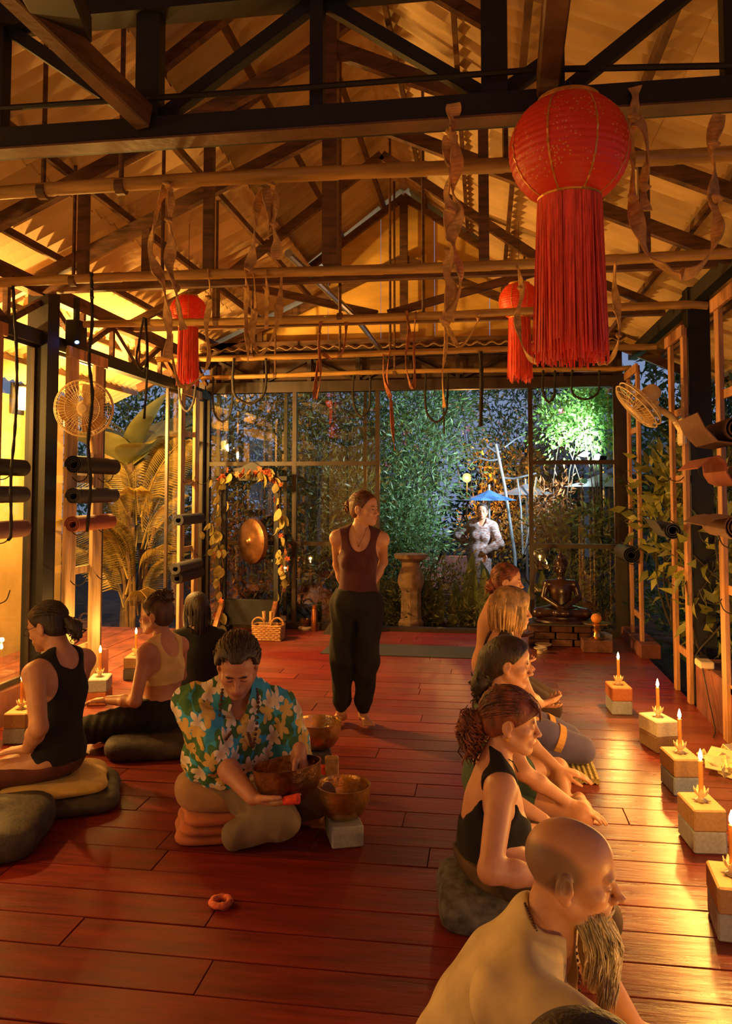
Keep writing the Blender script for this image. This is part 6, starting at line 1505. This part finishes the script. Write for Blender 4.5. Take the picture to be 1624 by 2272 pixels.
cushion((o.pel[0]+.03, o.pel[1], 0), (.36, .30), .14, C_DARKC, 'dark cushion under the woman in the mustard top', True, .3)

# 5 woman in black, far left
hd = PP(436, 1350, t=6.1)
o = person('woman in black with long dark hair, seated far left by the gong', hd, (-.62, .78, -.05), (-.45, .9, 0), 1.0, False, .13, (0, .02), skin=(.50, .26, .15), h=.007, legs=crossed(), arms=knee_hands())
solid('top', grow(o.torso + o.uarms, .012) + [sub(ell(o.nb + o.up*.06, A3(.07, .07, .07), o.R, .01))], .008, C_BLACK, o.t, [(o.pel - o.up*.05, -o.up)]); trousers(o, C_BLACK, .02)
hp_, ct = hair_cap(o, .014, (.062, .06)); hp_ += [cap(hw(o, 0, -.085, .02), hw(o, .0, -.085, -.19), .052, .035, .03), cap(hw(o, .06, -.04, .0), hw(o, .055, -.05, -.17), .025, .02, .03), cap(hw(o, -.06, -.04, .0), hw(o, -.055, -.05, -.17), .025, .02, .03)]
solid('hair', hp_, .007, H_BLK, o.t, ct[:1], strands(o.C, o.HR, o.s, falling(-.21), .004, .001, rn, 60))
cushion((o.pel[0], o.pel[1], 0), (.32, .28), .13, C_DARKC, 'dark cushion under the woman in black')

# 6 farthest woman, right row
hd = PP(1125, 1288, t=5.95)
o = person('farthest woman of the right row, rust sweater and auburn bun', hd, (.98, -.05, -.10), (1, 0, 0), 1.04, False, .26, (0, -.06), skin=(.54, .28, .16), h=.006, legs=kneeling(), arms=lambda o: [(o.pel + o.f*.20 - o.rt*.06 + o.up*.05, -o.rt, o.f*.5 + o.rt, -o.up, .3, o.f), (o.pel + o.f*.20 + o.rt*.06 + o.up*.06, o.rt, o.f*.5 - o.rt, o.up, .3, o.f)])
solid('sweater', grow(o.torso + o.arms[:2] + o.uarms + o.fore, .026) + [sub(ell(o.nb + o.up*.07 + o.f*.02, A3(.075, .08, .075), o.R, .012))], .008, C_RUST, o.t, [(o.pel - o.up*.06, -o.up)]); trousers(o, C_DKBR, .02)
hp_, ct = hair_cap(o, .009); hp_ += ear_gap(o); bun = (0, -.115, -.045)
solid('hair', hp_, .006, H_RED, o.t, ct, strands(o.C, o.HR, o.s, pull_back(bun, 1.14), .0028, .001, rn, 100)); solid('hair_bun', [ell(hw(o, *bun), A3(.040, .036, .042), o.HR)], .006, H_RED, o.t, (), strands(o.C, o.HR, 1, curls(bun, (.042, .04, .045), .03), .004, .002, rn, 46))
cushion((o.pel[0]+.05, o.pel[1], 0), (.18, .2), .25, C_DARKC, 'tall dark cushion under the rust sweater')

# 7 blond woman
hd = PP(1135, 1350, t=4.88)
o = person('blond woman in dark brown vest and violet leggings kneeling on a woven mat', hd, (.98, -.04, -.10), (1, .22, 0), 1.04, False, .24, (0, -.05), skin=(.60, .32, .18), brow=(.28, .14, .06), h=.0055, legs=kneeling(.48, .12, .115, .10), ears=False,
           arms=lambda o: [(o.pel + o.f*.27 - o.rt*.06 + o.up*.04, -o.rt - o.f*.4, o.f*.6 + o.rt*.9, o.up, .3, o.f), (o.pel + o.f*.26 + o.rt*.07 + o.up*.06, o.rt - o.f*.4, o.f*.8 - o.rt*.6 + o.up*.1, o.up - o.rt*.3, .4, o.f + o.up)])
tank(o, C_DKBR, .010, .075, .09, .095, -.10, back_drop=.04, hole=.085); trousers(o, C_PURP, .010, 'leggings', keep=.45)
wr = MB()
for (hp, kn, an) in o.legspec:
    c1 = hp + (kn-hp)*.70; dd = (kn-hp)/np.linalg.norm(kn-hp); AX2 = Matrix(tuple(map(tuple, Rm(dd)))) @ Matrix.Rotation(-PI/2, 3, 'X')
    wr.lathe([(.088, -.022), (.092, -.02), (.088, .02), (.085, .022)], Vector(c1), 22, AX2)
wr.build('leg_bands', cloth('ochre_band', (.50, .26, .06)), o.t)
hp_, ct = hair_cap(o, .018, (.070, .06), (.80, -.6)); hp_ += [cap(hw(o, sx*.072, -.010, .01), hw(o, sx*.070, .002, -.105), .030, .022, .03) for sx in (-1, 1)] + [cap(hw(o, 0, -.085, .0), hw(o, 0, -.075, -.125), .050, .032, .04), cap(hw(o, .05, -.055, 0), hw(o, .05, -.05, -.12), .040, .026, .03), cap(hw(o, -.05, -.055, 0), hw(o, -.05, -.05, -.12), .040, .026, .03), cap(hw(o, -.03, .078, .075), hw(o, .05, .062, .055), .022, .018, .02)]
solid('hair', hp_, .006, H_BLD, o.t, ct[:1] if False else (), strands(o.C, o.HR, o.s, falling(-.13, 1.22), .0042, .0015, rn, 150))
c0 = o.pel; km = thing('woven_mat', 'small woven straw mat under the blond woman\'s knees', 'mat', V(c0[0]+.24, c0[1], .03)); M_STRAW = mat('straw_weave', (.42, .33, .11), .8, 0, .3, 70, .5, 120)
for k in range(26): MB().tube([V(c0[0]-.16+k*.029, c0[1]-.26, .018), V(c0[0]-.16+k*.029, c0[1]+.36, .018)], .0165, 7).build('straw_rib', M_STRAW, km, True)
cushion((c0[0]+.04, c0[1], .036), (.17, .19), .20, C_DARKC, 'dark round cushion under the blond woman')

# 8 dark haired woman
hd = PP(1130, 1470, t=4.0)
o = person('dark haired woman in a green top, cross-legged, hands on bare knees', hd, (.97, -.04, -.16), (.98, .08, 0), 1.02, False, .12, (0, -.04), skin=(.55, .27, .15), brow=(.03, .015, .01), h=.005, legs=crossed(.30, .38, .17, .09),
           arms=lambda o: [(PP(1238, 1706, t=4.15), -o.rt - A3(0, 0, .5), (.95, .05, -.22), (0, .1, -1), .22, -o.rt*-1), (PP(1262, 1782, t=3.66), o.rt - A3(0, 0, .7), (.93, -.12, -.30), (0, 0, -1), .22, -o.rt)],
           feet=lambda o: [(o.legspec[0][2] + A3(0, 0, .05), (.55, -.45, .12), (.2, .3, 1))])
tank(o, C_GREEN, .010, .075, .08, .098, -.10, back_drop=.03, hole=.08)
solid('shorts', grow(o.torso[:1], .014) + [cap(hp, A3(hp)+(A3(kn)-A3(hp))*.42, .100, .095, .03) for hp, kn, an in o.legspec], .007, C_GREEN, o.t, [(o.pel + o.up*.08, o.up)])
hp_, ct = hair_cap(o, .016, (.058, .06), (.80, -.6)); hp_ += ear_gap(o) + [cap(hw(o, 0, -.095, .0), hw(o, 0, -.115, -.13), .062, .050, .04), cap(hw(o, 0, -.115, -.13), hw(o, 0, -.11, -.22), .050, .030, .03)]
solid('hair', hp_, .006, H_BLK, o.t, ct[:1], strands(o.C, o.HR, o.s, curls((0, -.11, -.10), (.06, .05, .12), .03), .005, .002, rn, 90))
cushion((o.pel[0]+.05, o.pel[1], 0), (.19, .22), .13, C_DARKC, 'dark cushion under the green-topped woman')

# 9 red-haired woman
hd = PP(1133, 1598, t=3.18)
o = person('red haired woman with fringe in a black camisole, seated behind the bald man', hd, (.97, -.05, -.14), (.96, .15, 0), 1.03, False, .15, (0, -.02), skin=(.58, .29, .16), brow=(.14, .05, .025), h=.0048, legs=crossed(.30, .32), nose=1.05, arm_k=1.14,
           arms=lambda o: [(o.legspec[0][1] + A3(-.05, 0, .09), -o.rt - o.f*.3 - A3(0, 0, .5), (1, 0, -.3), (0, 0, -1), .3, o.rt), (PP(1240, 1950, t=2.86), o.rt*.5 - o.f*.8 - A3(0, 0, .3), (1, .15, -.1), (0, 0, -1), .3, -o.rt)])
tank(o, C_BLACK, .009, .106, .13, .104, -.10, back_drop=.13, hole=.088, name='camisole')
trousers(o, C_PATT, .022)
hp_, ct = hair_cap(o, .013, (.058, .055)); hp_ += ear_gap(o) + [cap(hw(o, -.036, .083, .062), hw(o, .036, .083, .062), .020, .020, .02), cap(hw(o, -.05, .070, .050), hw(o, -.066, .048, .012), .014, .008, .02), cap(hw(o, .05, .070, .050), hw(o, .066, .048, .012), .014, .008, .02)]
ex = strands(o.C, o.HR, o.s, pull_back((0, -.120, -.02), 1.20), .0030, .001, rn, 150)
fr_ = strands(o.C, o.HR, o.s, lambda r2, i: (lambda a: (lambda t: A3(a*(1+.1*t), .060+.048*math.sin(1.9*t), .100-.068*t)))(r2.uniform(-.055, .055)), .0032, .001, rn, 46, 6); ex.add(fr_.v, fr_.f)
solid('hair', hp_, .005, H_RED, o.t, [], ex) if False else solid('hair', hp_, .005, H_RED, o.t, [(hw(o, 0, .094, .05), o.HR@A3(0, 1, -.35)), (hw(o, 0, .0, -.08), o.HR@A3(0, .35, -1)), (hw(o, 0, .050, .018), o.HR@A3(0, .62, -.78))], ex)
solid('ponytail', [cap(hw(o, 0, -.112, -.005), hw(o, 0, -.148, -.035), .028, .042, .03), cap(hw(o, 0, -.148, -.035), hw(o, 0, -.135, -.105), .042, .030, .03)], .006, H_RED, o.t, (), strands(o.C, o.HR, 1, curls((0, -.145, -.055), (.062, .055, .085), .05), .0042, .002, rn, 230))
nk = [Vector(tw(o, o.nb, -.055, -.02, .05)), Vector(tw(o, o.nb, -.05, .055, .02)), Vector(tw(o, o.nb, 0, .09, -.035)), Vector(tw(o, o.nb, .05, .055, .02)), Vector(tw(o, o.nb, .055, -.02, .05))]
MB().tube(spline(nk, 6), .0022, 5).build('cord_necklace', M_ROPE, o.t)
MB().lathe([(.006, -.001), (.0075, 0), (.006, .001)], Vector(hw(o, .080, -.004, -.052)), 12, Matrix.Rotation(PI/2, 3, 'X')).build('earring', M_GOLD, o.t)
M_BATIK = mat('grey_batik_cotton', (.045, .04, .04), .8, 0, .1, 22, .2, 40, col2=(.16, .15, .14))
cushion((o.pel[0]+.01, o.pel[1]+.0, 0), (.225, .22), .14, M_BATIK, 'grey batik cushion under the red haired woman', True, .1)

# 10 bald bearded man, foreground
hd = PP(1266, 1932, t=1.94)
o = person('bald man with a long grey beard in a cream shirt, nearest the viewer', hd, (.97, -.12, -.13), (.94, -.34, 0), 1.05, True, .10, (.0, -.20), skin=(.55, .28, .15), brow=(.30, .22, .13), stubble=(.23, .135, .085), beardc=(.52, .40, .24), h=.0037, nose=1.25, legs=crossed(.30, .36), belly=.10,
           arms=lambda o: [(o.legspec[0][1] + A3(-.03, 0, .09), -o.rt - o.f*.3 - A3(0, 0, .5), (1, 0, -.3), (0, 0, -1), .3, o.rt), (PP(1530, 2330, t=1.76), o.rt + A3(0, 0, .3), (1, -.1, -.25), (0, 0, -1), .3, -o.rt)], shw=.185)
sh_ = grow(o.torso, .018) + sleeves(o, .62, .026) + [cap(o.nb - o.f*.02, o.che, .085, .12, .05), sub(ell(o.nb + o.f*.075 + o.up*.05, A3(.068, .085, .095), o.R, .012)), sub(ell(o.nb + o.up*.10 - o.f*.01, A3(.082, .085, .075), o.R, .01))]
solid('shirt', sh_, .0055, C_CREAM, o.t, [(o.pel - o.up*.10, -o.up)], fold=.006); trousers(o, C_OLIVE, .02)
br = [cap(hw(o, 0, .062, -.098), hw(o, 0, .082, -.165), .036, .042, .03), cap(hw(o, 0, .082, -.165), hw(o, 0, .080, -.245), .042, .014, .03)]
def beard_path(r2, i):
    a = r2.uniform(-2.2, 2.2); st = A3(.052*math.sin(a), .046+.048*math.cos(a), (-.060 if abs(a) > .75 else -.084) - .030*r2.random()); e = A3(.050*math.sin(a)*r2.uniform(.4, 1.3), .080+.050*math.cos(a), -.165 - .115*r2.random()*(1 if abs(a) < 1.4 else .5)); w_ = r2.uniform(-.01, .01)
    return lambda t: st + (e-st)*t + A3(w_*math.sin(5*t), .016*math.sin(PI*t), 0)
def moust(r2, i):
    sx = 1 if i % 2 else -1; z0 = r2.uniform(-.054, -.060)
    return lambda t: A3(sx*(.004+.030*t), .103-.022*t*t, z0-.022*t*t)
ex = strands(o.C, o.HR, o.s, beard_path, .0015, .0014, rn, 1300, 7); mo_ = strands(o.C, o.HR, o.s, moust, .0018, .0008, rn, 60, 5); ex.add(mo_.v, mo_.f)
solid('beard', br, .0055, H_GREY, o.t, (), ex)
nk = [Vector(tw(o, o.nb, -.068, -.05, .055)), Vector(tw(o, o.nb, -.085, .05, .0)), Vector(tw(o, o.che, -.02, .15, .06)), Vector(tw(o, o.che, .02, .15, .06)), Vector(tw(o, o.nb, .085, .05, .0)), Vector(tw(o, o.nb, .072, -.04, .055)), Vector(tw(o, o.nb, 0, -.085, .05)), Vector(tw(o, o.nb, -.068, -.05, .055))]
bd = MB()
for q in spline(nk, 13): bd.ell(q, (.0042, .0042, .0042), 6, 4)
tag(bd.build('bead_necklace', MATS['brown_wooden_beads'], o.t, True), kind='stuff')
cushion((o.pel[0]-.02, o.pel[1], 0), (.38, .30), .10, M_BATIK, 'grey batik cushion under the bald man', True, .1)

# 11 dark head at the lower edge
hd = PP(1306, 2440, t=1.28)
o = person('dark haired person cut by the lower edge, only the crown showing', hd, (.9, .3, -.1), (.95, .25, 0), 1.0, False, .10, (0, -.05), h=.009, legs=crossed(), arms=knee_hands())
solid('top', grow(o.torso + o.uarms, .014), .010, C_BLACK, o.t, [(o.nb + o.up*.03, o.up)]); trousers(o, C_BLACK, .02, h=.01)
hp_, ct = hair_cap(o, .016); solid('hair', hp_, .006, H_BLK, o.t, ct[:1], strands(o.C, o.HR, o.s, falling(-.12), .0035, .001, rn, 120))
cushion((o.pel[0], o.pel[1], 0), (.30, .28), .10, C_DARKC, 'dark cushion under the person at the lower edge')

# 12 person in the garden
M_ROBE = mat('white_brown_zigzag_cotton', (.30, .27, .28), .85, 0, .1, 26, .1, 30, (1, 1, 2.2), col2=(.15, .05, .025), detail=1)
hd = PP(1070, 1134, Y=12.0)
def gl_legs(o):
    out = [(o.pel + o.rt*sx*.09, A3(o.pel[0], o.pel[1], .32) + o.rt*sx*.10, A3(o.pel[0], o.pel[1], -.08) + o.rt*sx*.10) for sx in (-1, 1)]; o.legspec = out; return out
o = person('person in a white and brown patterned robe standing in the garden', hd, (-.10, -1, -.02), (-.2, -1, 0), 1.0, False, pel=hd + A3(-.05, .03, -.62), skin=(.46, .22, .13), h=.008, legs=gl_legs, open_eye=True,
           arms=lambda o: [(o.pel + o.f*.14 - o.rt*.10 + o.up*.02, -o.rt, -o.up, o.f, .3), (o.pel - o.f*.05 + o.rt*.16 + o.up*.08, o.rt, -o.rt - o.up*.3, o.f, .3)], feet=lambda o: [(l[2], (-.2*0+0, -1, 0), (0, 0, 1)) for l in o.legspec])
solid('robe', grow(o.torso + o.uarms + o.fore, .03) + [cap(o.pel, o.pel - A3(0, 0, .55), .17, .19, .05), sub(ell(o.nb + o.f*.09 + o.up*.04, A3(.06, .08, .10), o.R, .01)), sub(ell(o.nb + o.up*.11, A3(.07, .08, .07), o.R, .01))], .010, M_ROBE, o.t)
hp_, ct = hair_cap(o, .010); solid('hair', hp_, .008, H_BLK, o.t, ct)

# ------------------------------------------------------------------ seated statue on the brick plinth
M_STAT = mat('dark_lacquered_wood', (.036, .014, .009), .28, 0, .35, 14, .2, 50, coat=.4)
bz = PLINTH_Z; bp_ = A3(sx0, YS, bz); S_ = .88
st = thing('seated_statue', 'dark lacquered statue sitting cross-legged on the brick plinth', 'statue', V(sx0, YS, bz))
T = lambda x, y, z: bp_ + A3(x, -y, z)*S_
RI = Rm((0, -1, 0))
body = [ell(T(0, 0, .05), A3(.30, .20, .05)*S_, None, .02), ell(T(0, -.01, .20), A3(.13, .10, .12)*S_, None, .04), ell(T(0, 0, .36), A3(.135, .095, .15)*S_, None, .05), cap(T(-.15, 0, .45), T(.15, 0, .45), .055*S_, .055*S_, .04), cap(T(0, 0, .48), T(0, .01, .58), .045*S_, .04*S_, .02)]
for sx in (-1, 1):
    body += [cap(T(sx*.09, .02, .13), T(sx*.29, .10, .11), .075*S_, .062*S_, .03), cap(T(sx*.29, .10, .11), T(-sx*.06, .20, .12), .055*S_, .04*S_, .02), cap(T(sx*.17, 0, .45), T(sx*.21, .02, .29), .045*S_, .038*S_, .02), cap(T(sx*.21, .02, .29), T(sx*.05, .17, .20), .036*S_, .028*S_, .015)]
body += [ell(T(0, .17, .19), A3(.07, .04, .022)*S_, None, .01)]
hc = T(0, .015, .665); hs_ = .95*S_
solid('figure', body + head_prims(hc, RI, hs_, False), .006, M_STAT, st)
cr = [ell(hc + A3(0, .012, .035)*hs_, A3(.082, .10, .085)*hs_, None, .01), ell(hc + A3(0, .012, .125)*hs_, A3(.042, .045, .035)*hs_, None, .015), cap(hc + A3(0, .012, .15)*hs_, hc + A3(0, .012, .215)*hs_, .018*hs_, .004*hs_, .012)]
kb = MB()
for i in range(120):
    z = 1 - 1.05*(i+.5)/120; a = i*2.39996; r_ = math.sqrt(max(0, 1-z*z)); d = A3(r_*math.cos(a)*.084, r_*math.sin(a)*.102, z*.087)
    if -d[1] > .055 and d[2] < .055: continue
    kb.ell(Vector(hc + A3(0, .012, .035)*hs_ + d*hs_), (.0115*hs_,)*3, 6, 4)
solid('topknot', cr, .005, M_STAT, st, [(hc + A3(0, -.058, .05)*hs_, (0, -.8, -.6))], kb)
MB().lathe([(.30*S_, 0), (.34*S_, .012), (.33*S_, .03), (.27*S_, .045), (0, .045)], Vector(bp_), 30).build('lotus_base', M_STAT, st, True)
